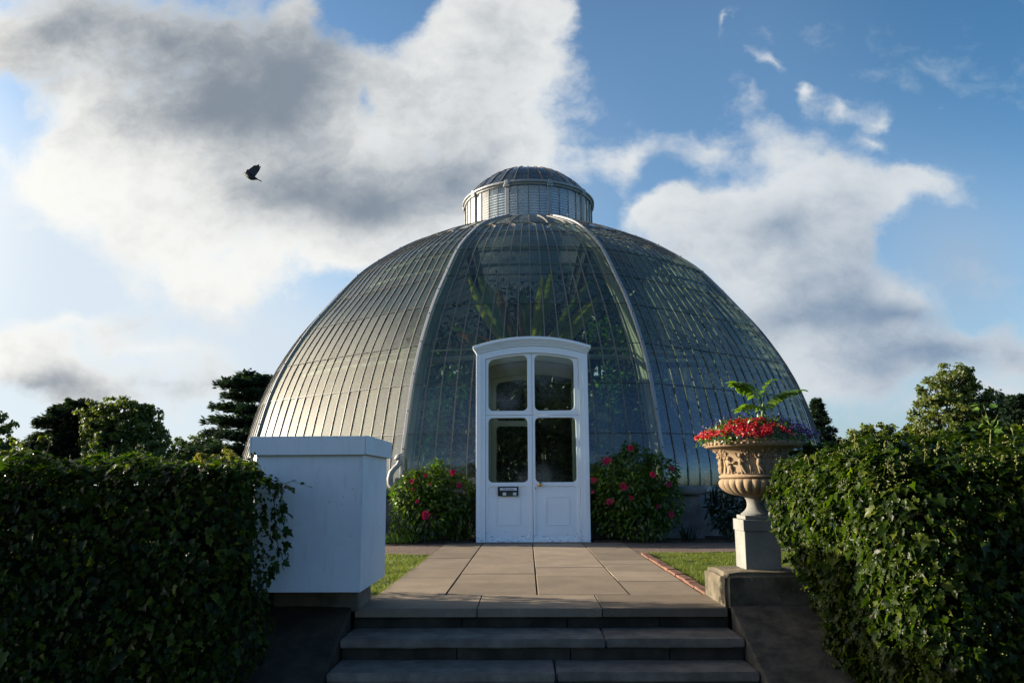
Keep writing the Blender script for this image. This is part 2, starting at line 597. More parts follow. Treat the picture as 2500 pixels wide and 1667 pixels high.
def mat_glass(name, tint=(0.50, 0.61, 0.52), dirt=0.24, dirtcol=(0.22, 0.28, 0.23), refl=1.0, broad=0.14, wobble=0.0006):
    """old dusty greenhouse glass: clear pane, reflections on both faces, a film of dirt"""
    m, g = new_mat(name)
    geo = g.n('ShaderNodeNewGeometry')
    P = geo.outputs['Position']
    a = g.n('ShaderNodeAttribute', attribute_name='rand').outputs['Fac']
    n1 = g.noise(g.mapping(P, scale=(1, 1, 0.4)), 1.4, 6, 0.6)
    n2 = g.noise(g.mapping(P, scale=(5, 5, 0.5)), 2.0, 3, 0.5)
    nb = g.noise(P, 2.2, 2, 0.5)
    bp = g.n('ShaderNodeBump')
    bp.inputs['Distance'].default_value = wobble * 3
    g.link(nb, bp.inputs['Height'])
    cosf = g.m('ABSOLUTE', g.v('DOT_PRODUCT', geo.outputs['Normal'], geo.outputs['Incoming']))
    k = g.m('POWER', g.m('SUBTRACT', 1.0, cosf, clamp=True), 4.2)
    F = g.m('MULTIPLY', g.m('ADD', 0.10, g.m('MULTIPLY', k, 0.85)), refl, clamp=True)
    tr = g.n('ShaderNodeBsdfTransparent')
    tr.inputs[0].default_value = tint + (1.0,)
    dif = g.n('ShaderNodeBsdfDiffuse')
    dif.inputs[0].default_value = dirtcol + (1.0,)
    tl = g.n('ShaderNodeBsdfTranslucent')
    tl.inputs[0].default_value = dirtcol + (1.0,)
    dd = g.n('ShaderNodeMixShader')
    dd.inputs[0].default_value = 0.5
    g.link(dif.outputs[0], dd.inputs[1])
    g.link(tl.outputs[0], dd.inputs[2])
    film = g.m('MULTIPLY', g.m('ADD', g.m('ADD', g.m('MULTIPLY', g.ramp(n1, 0.3, 0.75), 0.8), g.m('MULTIPLY', g.ramp(n2, 0.4, 0.8), 0.6)),
                               g.m('MULTIPLY', a, 0.7)), dirt * 0.72, clamp=True)
    s1 = g.n('ShaderNodeMixShader')
    g.link(film, s1.inputs[0])
    g.link(tr.outputs[0], s1.inputs[1])
    g.link(dd.outputs[0], s1.inputs[2])
    g1 = g.n('ShaderNodeBsdfGlossy')
    g1.inputs['Roughness'].default_value = 0.07
    g.link(bp.outputs[0], g1.inputs['Normal'])
    g2 = g.n('ShaderNodeBsdfGlossy')
    g2.inputs['Roughness'].default_value = 0.42
    gm = g.n('ShaderNodeMixShader')
    gm.inputs[0].default_value = broad
    g.link(g1.outputs[0], gm.inputs[1])
    g.link(g2.outputs[0], gm.inputs[2])
    s2 = g.n('ShaderNodeMixShader')
    g.link(F, s2.inputs[0])
    g.link(s1.outputs[0], s2.inputs[1])
    g.link(gm.outputs[0], s2.inputs[2])
    g.link(s2.outputs[0], g.out.inputs[0])
    return m


M = {}
M['paint'] = mat_paint('white_door_paint', (0.76, 0.80, 0.82), 0.42, wear=0.9)
M['paint_box'] = mat_paint('white_board_paint', (0.56, 0.61, 0.65), 0.5, streak=0.4)
M['rib'] = mat_paint('rib_paint', (0.27, 0.275, 0.27), 0.4, streak=0.5)
M['bar'] = mat_paint('glazing_bar_paint', (0.135, 0.125, 0.105), 0.45, streak=0.6)
M['transom'] = mat_plain('lead_lap', (0.05, 0.055, 0.055), 0.5)
M['innerpaint'] = mat_paint('inner_iron_paint', (0.34, 0.325, 0.27), 0.55, streak=0.4)
M['glass'] = mat_glass('old_glass')
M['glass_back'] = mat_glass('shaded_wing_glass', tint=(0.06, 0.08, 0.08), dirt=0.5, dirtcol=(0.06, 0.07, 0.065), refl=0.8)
M['cap_glass'] = mat_glass('lantern_cap_glass', tint=(0.10, 0.13, 0.14), dirt=0.6, dirtcol=(0.24, 0.27, 0.28), refl=1.3)
M['door_glass'] = mat_glass('wired_glass', tint=(0.55, 0.66, 0.60), dirt=0.03, refl=0.62, broad=0.0)
M['lantern_glass'] = mat_glass('lantern_glass', tint=(0.85, 0.88, 0.88), dirt=0.22, refl=1.0, broad=0.5)
M['pave'] = mat_stone('york_stone_paving', (0.235, 0.185, 0.128), (0.18, 0.142, 0.10), scale=2.5, bump=0.003, lichen=0.16, randamp=0.5)
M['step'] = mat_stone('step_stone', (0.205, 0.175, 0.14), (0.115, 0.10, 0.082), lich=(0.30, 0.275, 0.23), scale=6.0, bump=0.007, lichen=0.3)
M['riser'] = mat_stone('dark_riser_stone', (0.060, 0.050, 0.036), (0.022, 0.020, 0.014), lich=(0.13, 0.12, 0.09), scale=4.0, bump=0.008, lichen=0.25)  # darkest of the step stones, for the risers and the left side wall
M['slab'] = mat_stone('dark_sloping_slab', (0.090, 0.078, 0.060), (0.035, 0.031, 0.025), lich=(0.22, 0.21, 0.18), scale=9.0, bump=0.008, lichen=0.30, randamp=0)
M['plinth'] = mat_stone('weathered_plinth', (0.15, 0.125, 0.085), (0.055, 0.046, 0.03), lich=(0.34, 0.31, 0.22), scale=5.5, bump=0.010, lichen=0.8, randamp=0)
M['pedestal'] = mat_stone('pale_pedestal_stone', (0.235, 0.228, 0.205), (0.16, 0.158, 0.14), lich=(0.08, 0.085, 0.07), scale=4.0, bump=0.004, lichen=0.45, randamp=0)
M['urn'] = mat_stone('urn_stone', (0.29, 0.205, 0.12), (0.22, 0.155, 0.092), lich=(0.14, 0.10, 0.065), scale=5.0, bump=0.003, lichen=0.3, randamp=0)
M['pier'] = mat_stone('pier_stone', (0.17, 0.17, 0.165), (0.09, 0.09, 0.085), lich=(0.05, 0.05, 0.045), scale=4.0, lichen=0.4, randamp=0)
M['brick'] = mat_stone('brick_edging', (0.19, 0.092, 0.06), (0.11, 0.06, 0.042), lich=(0.15, 0.13, 0.095), scale=7.0, lichen=0.3)
M['brass'] = mat_plain('brass', (0.60, 0.40, 0.12), 0.22, 0.5, 1.0)
M['black'] = mat_plain('black_plastic', (0.012, 0.014, 0.018), 0.35)
M['signgreen'] = mat_plain('sign_green', (0.015, 0.055, 0.042), 0.4)
M['signwhite'] = mat_plain('sign_white', (0.55, 0.58, 0.60), 0.5)
M['terracotta'] = mat_plain('terracotta', (0.35, 0.15, 0.09), 0.8)
M['bark'] = mat_plain('bark', (0.07, 0.055, 0.04), 0.9, 0.2, 0, 0.4, 6.0, 0.02)
M['soil'] = mat_plain('soil', (0.045, 0.032, 0.022), 0.95, 0.2, 0, 0.5, 20.0, 0.02)
M['core'] = mat_plain('hedge_inner_shade', (0.010, 0.012, 0.006), 0.95, 0.1, 0, 0.5, 12.0, 0.02)  # near-black colour stands in for the shade between the hedge leaves
M['bird'] = mat_plain('black_feathers', (0.008, 0.009, 0.012), 0.5, 0.4, 0, 0.4, 40.0)
M['ivy'] = mat_leaf('ivy_leaf', (0.007, 0.018, 0.002), (0.030, 0.052, 0.004), (0.075, 0.095, 0.010), 0.38, 0.16, 0.45)
M['ivy_stalk'] = mat_leaf('ivy_stalk', (0.10, 0.11, 0.03), (0.19, 0.19, 0.06), None, 0.6, 0.2, 0.2)
M['shrub'] = mat_leaf('shrub_leaf', (0.026, 0.055, 0.006), (0.070, 0.120, 0.010), (0.12, 0.16, 0.018), 0.36, 0.5, 0.35)
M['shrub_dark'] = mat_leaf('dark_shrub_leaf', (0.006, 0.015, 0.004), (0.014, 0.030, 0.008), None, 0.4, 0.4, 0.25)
M['plane'] = mat_leaf('plane_tree_leaf', (0.045, 0.065, 0.012), (0.095, 0.115, 0.02), (0.14, 0.14, 0.035), 0.55, 0.35, 0.35)
M['oak'] = mat_leaf('dark_broad_leaf', (0.025, 0.045, 0.010), (0.055, 0.080, 0.016), (0.09, 0.10, 0.02), 0.55, 0.3, 0.3)
M['autumn'] = mat_leaf('yellowing_leaf', (0.075, 0.085, 0.015), (0.15, 0.13, 0.02), (0.20, 0.13, 0.02), 0.6, 0.3, 0.35)
M['conifer'] = mat_leaf('conifer_needle', (0.012, 0.028, 0.016), (0.030, 0.054, 0.030), None, 0.6, 0.25, 0.15)
M['pine'] = mat_leaf('pine_needle', (0.012, 0.024, 0.012), (0.026, 0.042, 0.018), None, 0.6, 0.25, 0.15)
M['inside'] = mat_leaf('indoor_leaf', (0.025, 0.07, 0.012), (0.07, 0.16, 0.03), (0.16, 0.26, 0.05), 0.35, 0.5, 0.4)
M['banana'] = mat_leaf('banana_leaf', (0.14, 0.22, 0.035), (0.32, 0.34, 0.07), (0.36, 0.20, 0.05), 0.4, 0.5, 0.45, (1.3, 1.2, 0.6))
M['deadleaf'] = mat_leaf('withered_leaf', (0.15, 0.09, 0.04), (0.26, 0.17, 0.07), None, 0.6, 0.3, 0.4, (1.3, 1.0, 0.6))
M['crimson'] = mat_leaf('crimson_petal', (0.14, 0.002, 0.018), (0.42, 0.006, 0.055), None, 0.5, 0.3, 0.35, (1.4, 1.0, 1.0))
M['scarlet'] = mat_leaf('scarlet_petal', (0.22, 0.005, 0.010), (0.44, 0.016, 0.024), (0.55, 0.10, 0.09), 0.45, 0.3, 0.35, (1.3, 1.0, 1.0))
M['violet'] = mat_leaf('violet_petal', (0.05, 0.022, 0.20), (0.11, 0.05, 0.34), None, 0.5, 0.3, 0.35, (1.2, 1.0, 1.2))
M['frond'] = mat_leaf('frond_leaf', (0.06, 0.12, 0.018), (0.14, 0.22, 0.035), None, 0.4, 0.4, 0.4)
M['grass'] = mat_leaf('grass_blade', (0.055, 0.082, 0.010), (0.125, 0.150, 0.020), (0.19, 0.18, 0.06), 0.5, 0.3, 0.35)

# ------------------------------------------------------------------ ground, path, steps
def mat_ground():
    m, g = new_mat('lawn_ground')
    P = g.n('ShaderNodeNewGeometry').outputs['Position']
    n1 = g.noise(P, 0.35, 6, 0.6)
    n2 = g.noise(P, 9.0, 6, 0.7)
    c = g.mix(g.ramp(n1, 0.3, 0.7), (0.030, 0.052, 0.010), (0.052, 0.078, 0.015))
    c = g.mix(g.m('MULTIPLY', g.ramp(n2, 0.5, 0.8), 0.6), c, (0.055, 0.045, 0.02))
    b = principled(g, c, 0.9, 0.2, n2, 0.02)
    g.link(b.outputs[0], g.out.inputs[0])
    return m


def mat_gravel():
    m, g = new_mat('gravel')
    P = g.n('ShaderNodeNewGeometry').outputs['Position']
    vo = g.n('ShaderNodeTexVoronoi')
    g.link(P, vo.inputs['Vector'])
    vo.inputs['Scale'].default_value = 70
    n1 = g.noise(P, 1.3, 5, 0.6)
    c = g.mix(vo.outputs['Color'], (0.09, 0.064, 0.048), (0.22, 0.165, 0.13))
    c = g.mix(g.ramp(n1, 0.35, 0.75), c, g.mix(0.5, c, (0.09, 0.068, 0.05)))
    b = principled(g, c, 0.9, 0.2, g.m('MULTIPLY', vo.outputs['Distance'], -1.0), 0.012)
    g.link(b.outputs[0], g.out.inputs[0])
    return m


M['ground'] = mat_ground()
M['gravel'] = mat_gravel()

b = MB()
YG = -6.05
b.quad((-700, YG, -0.012), (-1.44, YG, -0.012), (-1.44, 900, -0.012), (-700, 900, -0.012))
b.quad((1.44, YG, -0.012), (700, YG, -0.012), (700, 900, -0.012), (1.44, 900, -0.012))
b.quad((-1.44, YG, -0.09), (1.44, YG, -0.09), (1.44, 900, -0.09), (-1.44, 900, -0.09))
b.quad((-700, YG, -0.62), (700, YG, -0.62), (700, YG, -0.012), (-700, YG, -0.012))
b.quad((-700, -300, -0.62), (700, -300, -0.62), (700, YG, -0.62), (-700, YG, -0.62))
meta(b.build('ground', M['ground']), kind='structure')

b = MB()
for s in (-1, 1):
    xs = [1.437, 3.0, 5.0, 8.0, 12.0]
    for xa, xb in zip(xs, xs[1:]):
        def yf(x):
            return -1.95 + 0.62 * max(0, (x - 1.5)) * 0.45
        b.quad((s * xa, yf(xa), -0.004), (s * xb, yf(xb), -0.004), (s * xb, 0.75, -0.004), (s * xa, 0.75, -0.004))
meta(b.build('gravel_path', M['gravel']), kind='structure')

b = MB()
b.quad((-2.1, -9.0, -0.612), (2.1, -9.0, -0.612), (2.1, -20.0, -0.612), (-2.1, -20.0, -0.612))
meta(b.build('lower_path', M['pave']), kind='structure')

b = MB()
for x0, x1 in ((-6.6, -0.98), (0.98, 6.6)):
    b.box(x0, x1, 0.02, 0.95, -0.03, 0.035)
meta(b.build('flower_bed_soil', M['soil']), kind='structure')


def set_rand(me, f=None):
    a = me.attributes.new('rand', 'FLOAT', 'FACE')
    # one value for every separate block
    par = list(range(len(me.vertices)))

    def find(i):
        while par[i] != i:
            par[i] = par[par[i]]
            i = par[i]
        return i
    for e in me.edges:
        i, j = find(e.vertices[0]), find(e.vertices[1])
        if i != j:
            par[i] = j
    val = {}
    out = []
    for p in me.polygons:
        k = find(p.vertices[0])
        if k not in val:
            val[k] = rnd.random()
        out.append(val[k])
    a.data.foreach_set('value', np.array(out, dtype=np.float32))


b = MB()
cx = [-1.435, -0.822, -0.012, 0.797, 1.44]
rows = [[0.03, -1.05, -1.74, -2.48, -3.61, -4.47, -5.63], [0.03, -1.10, -2.06, -2.81, -4.10, -4.87, -5.63],
        [0.03, -1.15, -2.15, -3.52, -4.29, -5.63], [0.03, -1.0, -1.93, -2.70, -3.16, -3.92, -4.72, -5.63]]
for c in range(4):
    for ya, yb in zip(rows[c], rows[c][1:]):
        wob = rnd.uniform(-0.003, 0.002)
        gp = 0.0075
        b.box(cx[c] + gp, cx[c + 1] - gp, yb + 0.004, ya - 0.004, -0.06, 0.0 + wob)
for xa, xb in ((-1.46, -0.495), (-0.495, 0.485), (0.485, 1.46)):
    b.box(xa + 0.004, xb - 0.004, -6.335, -5.64, -0.065, 0.002)
o = b.build('path', M['pave'], bevel=0.003, seg=1)
set_rand(o.data)
meta(o, kind='structure')

b = MB()
b.box(-1.43, 1.43, -6.29, 0.02, -0.085, -0.013)
meta(b.build('path_joints', M['soil']), kind='structure')

b = MB()
for (x0, x1, y0, y1, zt) in ((-1.47, 0.465, -6.73, -6.30, -0.15), (0.47, 1.47, -6.725, -6.30, -0.15),
                             (-1.47, 0.085, -7.09, -6.69, -0.30), (0.094, 1.47, -7.05, -6.69, -0.302),
                             (-1.47, 0.62, -7.46, -7.04, -0.45), (0.627, 1.47, -7.46, -7.04, -0.45)):
    b.box(x0, x1, y0, y1, zt - 0.062, zt)
# risers under each tread, set back a little
for yf, za, zb in ((-6.30, -0.152, -0.066), (-6.692, -0.302, -0.213), (-7.045, -0.45, -0.364), (-7.42, -0.63, -0.513)):
    pass
bmesh.ops.bevel(b.bm, geom=[e for e in b.bm.edges], offset=0.009, segments=2, affect='EDGES', clamp_overlap=True)
bmesh.ops.subdivide_edges(b.bm, edges=[e for e in b.bm.edges if e.calc_length() > 0.5], cuts=14, use_grid_fill=True)
for v in b.bm.verts:
    q = v.co
    d = noise.noise(Vector((q.x * 3.1, q.y * 5, q.z * 5))) * 0.006 + noise.noise(Vector((q.x * 11, q.y * 15, q.z * 15))) * 0.004
    v.co.y += d
    v.co.z += d * 0.45
o = b.build('steps', M['step'], smooth=True)
set_rand(o.data)
meta(o, kind='structure')


def wing_wall(s):
    b = MB()
    n = 16
    ys = [-6.36 + (-8.55 + 6.36) * i / n for i in range(n + 1)]
    top = [(0.02 - 0.44 * (-6.36 - y)) for y in ys]
    xi, xo = s * 1.475, s * 2.35
    ring = []
    for y, z in zip(ys, top):
        zz = max(z, -0.60)
        ring.append([b.bm.verts.new((xi, y, -0.66)), b.bm.verts.new((xi, y, zz)), b.bm.verts.new((s * 1.90, y, zz + 0.012)),
                     b.bm.verts.new((xo, y, zz)), b.bm.verts.new((xo, y, -0.66))])
    for r0, r1 in zip(ring, ring[1:]):
        for k in range(4):
            b.bm.faces.new((r0[k], r0[k + 1], r1[k + 1], r1[k]))
    b.bm.faces.new(ring[0])
    b.bm.faces.new(ring[-1])
    side = 'left' if s < 0 else 'right'
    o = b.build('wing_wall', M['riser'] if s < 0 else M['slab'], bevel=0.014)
    set_rand(o.data)
    return meta(o, 'sloping stone side wall down the %s of the steps, %s' % (side, 'below the white box' if s < 0 else 'below the urn'),
                'side wall', 'sloping walls beside the steps')


wing_wall(-1)
wing_wall(1)
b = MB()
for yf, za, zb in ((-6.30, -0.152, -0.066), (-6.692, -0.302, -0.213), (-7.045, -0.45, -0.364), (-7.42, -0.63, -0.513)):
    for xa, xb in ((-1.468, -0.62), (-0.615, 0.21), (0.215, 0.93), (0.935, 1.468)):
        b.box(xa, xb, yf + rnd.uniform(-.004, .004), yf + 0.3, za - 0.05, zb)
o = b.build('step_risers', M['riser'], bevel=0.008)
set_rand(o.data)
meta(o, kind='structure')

# brick edging beside the right lawn: a course of bricks on edge
root = empty('brick_edging', (1.49, -3.7, 0), 'thin row of orange bricks edging the right lawn along the paved path', 'edging')
b = MB()
y = -1.95
while y > -5.58:
    L = 0.215
    w = rnd.uniform(-0.004, 0.004)
    b.box(1.452 + w, 1.545 + w, y - L, y - 0.008, -0.05, 0.018 + rnd.uniform(-0.006, 0.006))
    y -= L
o = b.build('brick_course', M['brick'], root, bevel=0.006)
set_rand(o.data)

# ------------------------------------------------------------------ grass on the two lawns
def grass(name, x0, x1, y0, y1, n, label=None):
    x = rng.uniform(x0, x1, n)
    y = rng.uniform(y0, y1, n)
    # thin out with a patchy mask
    keep = np.ones(n, bool)
    h = np.empty(n)
    for i in range(n):
        v = noise.noise(Vector((x[i] * 2.3, y[i] * 2.3, 0.0)))
        v2 = noise.noise(Vector((x[i] * 7, y[i] * 7, 3.0)))
        h[i] = 0.026 + 0.018 * v + 0.014 * v2
        if v2 + v < -0.42 and rng.random() < 0.8:
            keep[i] = False
    x, y, h = x[keep], y[keep], h[keep]
    n = len(x)
    h = np.clip(h, 0.008, None) * rng.uniform(0.6, 1.35, n)
    a = rng.uniform(0, 2 * np.pi, n)
    w = rng.uniform(0.0018, 0.0035, n)
    lx = rng.normal(0, 0.016, n)
    ly = rng.normal(0, 0.016, n)
    z = np.full(n, -0.012)
    p0 = np.stack([x - w * np.cos(a), y - w * np.sin(a), z], 1)
    p1 = np.stack([x + w * np.cos(a), y + w * np.sin(a), z], 1)
    p2 = np.stack([x + lx, y + ly, z + h], 1)
    V = np.stack([p0, p1, p2], 1).reshape(-1, 3)
    T = np.arange(3 * n).reshape(-1, 3)
    return meta(link(name, np_mesh(name, V, T, attr=rng.random(n)), M['grass']), label, 'grass', kind='stuff')


grass('grass', -4.4, -1.40, -6.2, -1.9, 60000, 'short green grass of the left lawn behind the white box')
grass('grass', 1.52, 4.2, -5.7, -1.75, 60000, 'short sunlit grass of the right lawn behind the stone pedestal')

# ------------------------------------------------------------------ white boarded box on its plinth
b = MB()
b.box(-2.10, -1.42, -6.36, -5.9, -0.02, 0.20)
o = b.build('stone_plinth', M['step'], bevel=0.02)
meta(o, 'dark stone block beneath the white painted box beside the steps', 'plinth', 'plinths at the top of the steps')

root = empty('boarded_box', (-1.69, -6.45, 0.205), 'large white painted wooden box with a flat lid at the left of the steps', 'wooden box')
b = MB()
b.box(-2.065, -1.305, -6.9, -6.888, 0.207, 1.19)             # front board
b.box(-1.303, -1.291, -6.9, -5.985, 0.207, 1.19)             # right board
b.box(-2.079, -2.067, -6.9, -5.985, 0.207, 1.19)
b.box(-2.065, -1.305, -5.997, -5.985, 0.207, 1.19)
b.box(-2.06, -1.31, -6.885, -6.0, 0.209, 0.225)
b.build('board', M['paint_box'], root, bevel=0.0025)
b = MB()
b.box(-1.3065, -1.2995, -6.9035, -6.897, 0.206, 1.186)
b.build('corner_bead', M['paint_box'], root, bevel=0.002)
lid = MB()
lid.box(-2.105, -1.272, -6.935, -6.92, 1.182, 1.318)
lid.box(-1.27, -1.255, -6.935, -5.955, 1.184, 1.320)
lid.box(-2.121, -2.107, -6.935, -5.955, 1.184, 1.318)
lid.box(-2.105, -1.272, -5.97, -5.955, 1.184, 1.318)
lid.box(-2.11, -1.265, -6.925, -5.962, 1.300, 1.316)
lo = lid.build('lid', M['paint_box'], root, bevel=0.0025)
b = MB()
for (x, z) in ((-1.365, 0.935), (-1.43, 0.88), (-1.53, 0.845), (-1.438, 0.825), (-1.37, 0.60), (-1.455, 0.545), (-1.90, 0.62)):
    b.ball((x, -6.900, z), 0.0042, 1, (1, 0.35, 1))
for (y, z) in ((-6.7, 1.06), (-6.45, 0.95), (-6.2, 0.62)):
    b.ball((-1.2905, y, z), 0.004, 1, (0.35, 1, 1))
each(b, 'nail_head', M['black'], root)
b = MB()
for x in (-1.95, -1.905, -1.72, -1.69, -1.50, -1.48):
    b.ball((x, -6.935, 1.311), 0.0038, 1, (1, 0.35, 1))
each(b, 'nail_head', M['black'], lo)

# ------------------------------------------------------------------ right plinth, pedestal, urn
b = MB()
b.box(1.455, 2.25, -6.325, -5.60, -0.03, 0.235)
bmesh.ops.bevel(b.bm, geom=[e for e in b.bm.edges], offset=0.03, segments=3, affect='EDGES')
bmesh.ops.subdivide_edges(b.bm, edges=[e for e in b.bm.edges if e.calc_length() > 0.2], cuts=9, use_grid_fill=True)
for v in b.bm.verts:
    q = v.co
    d = noise.noise(q * 5) * 0.010 + noise.noise(q * 17) * 0.004
    if q.z > 0.2:
        dd = max(abs(q.x - 1.79), abs(q.y + 6.08))
        q.z += max(0.0, 0.045 * (1 - max(0, dd - 0.14) / 0.30))
    v.co += Vector((d, d, d * 0.5))
o = b.build('stone_plinth', M['plinth'], smooth=True)
meta(o, 'low mossy stone block carrying the urn pedestal beside the steps', 'plinth', 'plinths at the top of the steps')

PX, PY = 1.79, -6.08
root = empty('urn_pedestal', (PX, PY, 0.27), 'square pale stone pedestal under the carved urn, its left face in sun', 'pedestal')
b = MB()
b.box(PX - 0.142, PX + 0.142, PY - 0.142, PY + 0.142, 0.255, 0.575)
b.build('shaft', M['pedestal'], root, bevel=0.006)
b = MB()
b.box(PX - 0.150, PX + 0.150, PY - 0.150, PY + 0.150, 0.577, 0.668)
b.build('cap', M['pedestal'], root, bevel=0.005)

root = empty('stone_urn', (PX, PY, 0.67), 'carved stone urn with putti frieze and fluted bowl, overflowing with flowers', 'urn')


def urn_mod(t, z, r):
    if 0.855 < z < 1.0:
        k = math.sin(math.pi * (z - 0.852) / 0.15) ** 0.5
        return 1 + 0.055 * k * (abs(math.sin(t * 13)) ** 0.8 - 0.5)
    return 1.0


b = MB()
b.box(PX - 0.125, PX + 0.125, PY - 0.125, PY + 0.125, 0.669, 0.70)
b.build('foot_block', M['pedestal'], root, bevel=0.004)
b = MB()
b.lathe([(0.118, 0.701), (0.120, 0.712), (0.105, 0.722), (0.088, 0.737), (0.074, 0.757), (0.068, 0.778), (0.068, 0.80), (0.074, 0.825), (0.088, 0.848), (0.10, 0.856), (0.10, 0.862)],
        48, (PX, PY))
b.build('stem', M['pedestal'], root, smooth=True)
b = MB()
zs = [0.852, 0.857, 0.868, 0.885, 0.905, 0.93, 0.955, 0.975, 0.99, 0.998]
rs = [0.10, 0.135, 0.185, 0.222, 0.250, 0.272, 0.281, 0.280, 0.270, 0.255]
b.lathe(list(zip(rs, zs)), 26 * 10, (PX, PY), urn_mod)
b.build('fluted_bowl', M['urn'], root, smooth=True)
b = MB()
b.lathe([(0.24, 0.995), (0.272, 1.000), (0.280, 1.006), (0.282, 1.014), (0.277, 1.022), (0.268, 1.026), (0.262, 1.035), (0.258, 1.06), (0.257, 1.10),
         (0.260, 1.14), (0.268, 1.18), (0.285, 1.21), (0.312, 1.232), (0.340, 1.242), (0.34, 1.25), (0.2, 1.25)], 96, (PX, PY))
body = b.build('body', M['urn'], root, smooth=True)
b = MB()
b.lathe([(0.30, 1.246), (0.352, 1.247), (0.380, 1.252), (0.390, 1.262), (0.392, 1.275), (0.388, 1.290), (0.375, 1.303), (0.355, 1.308), (0.335, 1.306), (0.325, 1.295), (0.32, 1.27)],
        128, (PX, PY))
for k in range(52):
    t = 2 * math.pi * k / 52
    b.ball((PX + 0.387 * math.cos(t), PY + 0.387 * math.sin(t), 1.277), 0.0185, 2, (1, 1, 0.72))
b.build('rim', M['urn'], root, smooth=True)


# frieze: four children in low relief with branches between them
def on(t, z, out=0.0):
    r = float(np.interp(z, [1.03, 1.10, 1.14, 1.18, 1.21, 1.235], [0.262, 0.257, 0.260, 0.268, 0.285, 0.315])) + out
    return Vector((PX + r * math.cos(R_(t)), PY + r * math.sin(R_(t)), z))


def putto(t, flip=1, h=0.155, z0=1.035, lean=0.0, seated=False):
    b = MB()
    s = flip
    k = h / 0.155

    def q(dt, z, out=0.008):
        return on(t + s * (dt + lean * (z / 0.155)), z0 + z * k, out)
    hip, chest, neck = q(0, 0.070), q(0.5, 0.105), q(0.5, 0.122)
    b.tube([q(0, 0.058, 0.004), hip, q(0.3, 0.088, 0.012), chest, neck], [0.012, 0.019, 0.017, 0.019, 0.009], 10)
    b.ball(q(1.4, 0.140, 0.014), 0.0165, 2, (1, 1, 1.1))
    b.ball(q(0.2, 0.147, 0.012), 0.013, 1)
    if seated:
        b.tube([hip, q(5.5, 0.062, 0.018), q(6.5, 0.03, 0.012), q(6.5, 0.004, 0.006)], [0.014, 0.012, 0.009, 0.008], 8)
        b.tube([hip, q(3.5, 0.045, 0.014), q(1, 0.012, 0.008)], [0.014, 0.012, 0.008], 8)
        b.tube([q(0.6, 0.114, 0.012), q(5, 0.095, 0.02), q(9, 0.098, 0.014)], [0.010, 0.008, 0.006], 8)
        b.ball(q(10.5, 0.098, 0.012), 0.014, 1)
        b.ball(q(12.5, 0.105, 0.010), 0.012, 1)
    else:
        b.tube([hip, q(3.6, 0.038, 0.016), q(7.5, 0.004, 0.008)], [0.015, 0.012, 0.008], 8)
        b.tube([hip, q(0.5, 0.036, 0.012), q(1.8, 0.002, 0.006)], [0.015, 0.011, 0.008], 8)
        b.tube([q(0.2, 0.114, 0.012), q(-4.5, 0.128, 0.014), q(-7, 0.155, 0.008)], [0.010, 0.008, 0.006], 8)
        b.tube([q(1, 0.112, 0.012), q(4.5, 0.098, 0.018), q(-1.5 + 8, 0.085, 0.012)], [0.010, 0.008, 0.006], 8)
    b.build('relief_figure', M['urn'], body, smooth=True)


putto(262, 1, 0.165)
putto(233, 1, 0.165, lean=-2)
putto(208, 1, 0.14, seated=True)
putto(184, -1, 0.155)
putto(158, 1)
putto(292, -1)
putto(320, 1, seated=True)
b = MB()
for t0 in (195, 246, 277, 305, 172):
    ph = rnd.uniform(0, 6)
    b.tube([on(t0 + 2.2 * math.sin(ph + z * 30), z, 0.003 + 0.003 * math.sin(z * 60)) for z in np.linspace(1.035, 1.23, 10)],
           [0.008 - 0.0004 * i for i in range(10)], 6)
    for k in range(22):
        z = rnd.uniform(1.16, 1.235)
        b.ball(on(t0 + rnd.uniform(-11, 11), z, 0.004), rnd.uniform(0.006, 0.011), 1, (1, 1, 1.5))
for k in range(70):
    t0 = rnd.uniform(150, 330)
    b.ball(on(t0, 1.036 + rnd.random() * 0.012, 0.004), rnd.uniform(0.004, 0.008), 1)
b.build('relief_branches', M['urn'], body, smooth=True)
b = MB()
b.lathe([(0.05, 1.255), (0.315, 1.258), (0.318, 1.288), (0.05, 1.30)], 32, (PX, PY))
b.build('potting_soil', M['soil'], root)


# ------------------------------------------------------------------ low stone piers in front of the glass
def pier(s):
    xa, xb = (1.95, 2.83)
    root = empty('stone_pier', (s * 2.39, 0.55, 0))
    x0, x1 = sorted((s * xa, s * xb))
    b = MB()
    b.box(x0, x1, 0.42, 1.0, 0.0, 0.735)
    b.build('shaft', M['pier'], root, bevel=0.008)
    b = MB()
    b.box(x0 - 0.05, x1 + 0.05, 0.37, 1.0, 0.0, 0.20)
    b.build('base_block', M['pier'], root, bevel=0.02)
    b = MB()
    b.box(x0 - 0.09, x1 + 0.09, 0.30, 0.98, 0.752, 0.90)
    b.build('coping', M['pier'], root, bevel=0.066, seg=5, smooth=True)
    side = 'left, beside the white box' if s < 0 else 'right, behind the urn'
    return meta(root, 'grey stone pier with rounded coping at the %s' % side, 'stone pier', 'stone piers before the glasshouse')


pier(-1)
pier(1)

# ------------------------------------------------------------------ glasshouse
YC = 7.5
house = empty('glasshouse', (0, YC, 0), 'domed Victorian glasshouse of curved glass with a round lantern and white front doors', 'glasshouse')
RZ = [(7.31, 0.88), (7.30, 1.35), (7.19, 1.82), (6.95, 2.73), (6.63, 3.52), (6.12, 4.39), (5.55, 5.13), (4.93, 5.87), (4.24, 6.43), (3.5, 6.92), (2.60, 7.36), (1.80, 7.70)]
TRZ = [1.82, 2.73, 3.52, 4.39, 5.13, 5.87, 6.43, 6.82]
_a = np.array(RZ)
_ar = np.concatenate([[0], np.cumsum(np.hypot(np.diff(_a[:, 0]), np.diff(_a[:, 1])))])
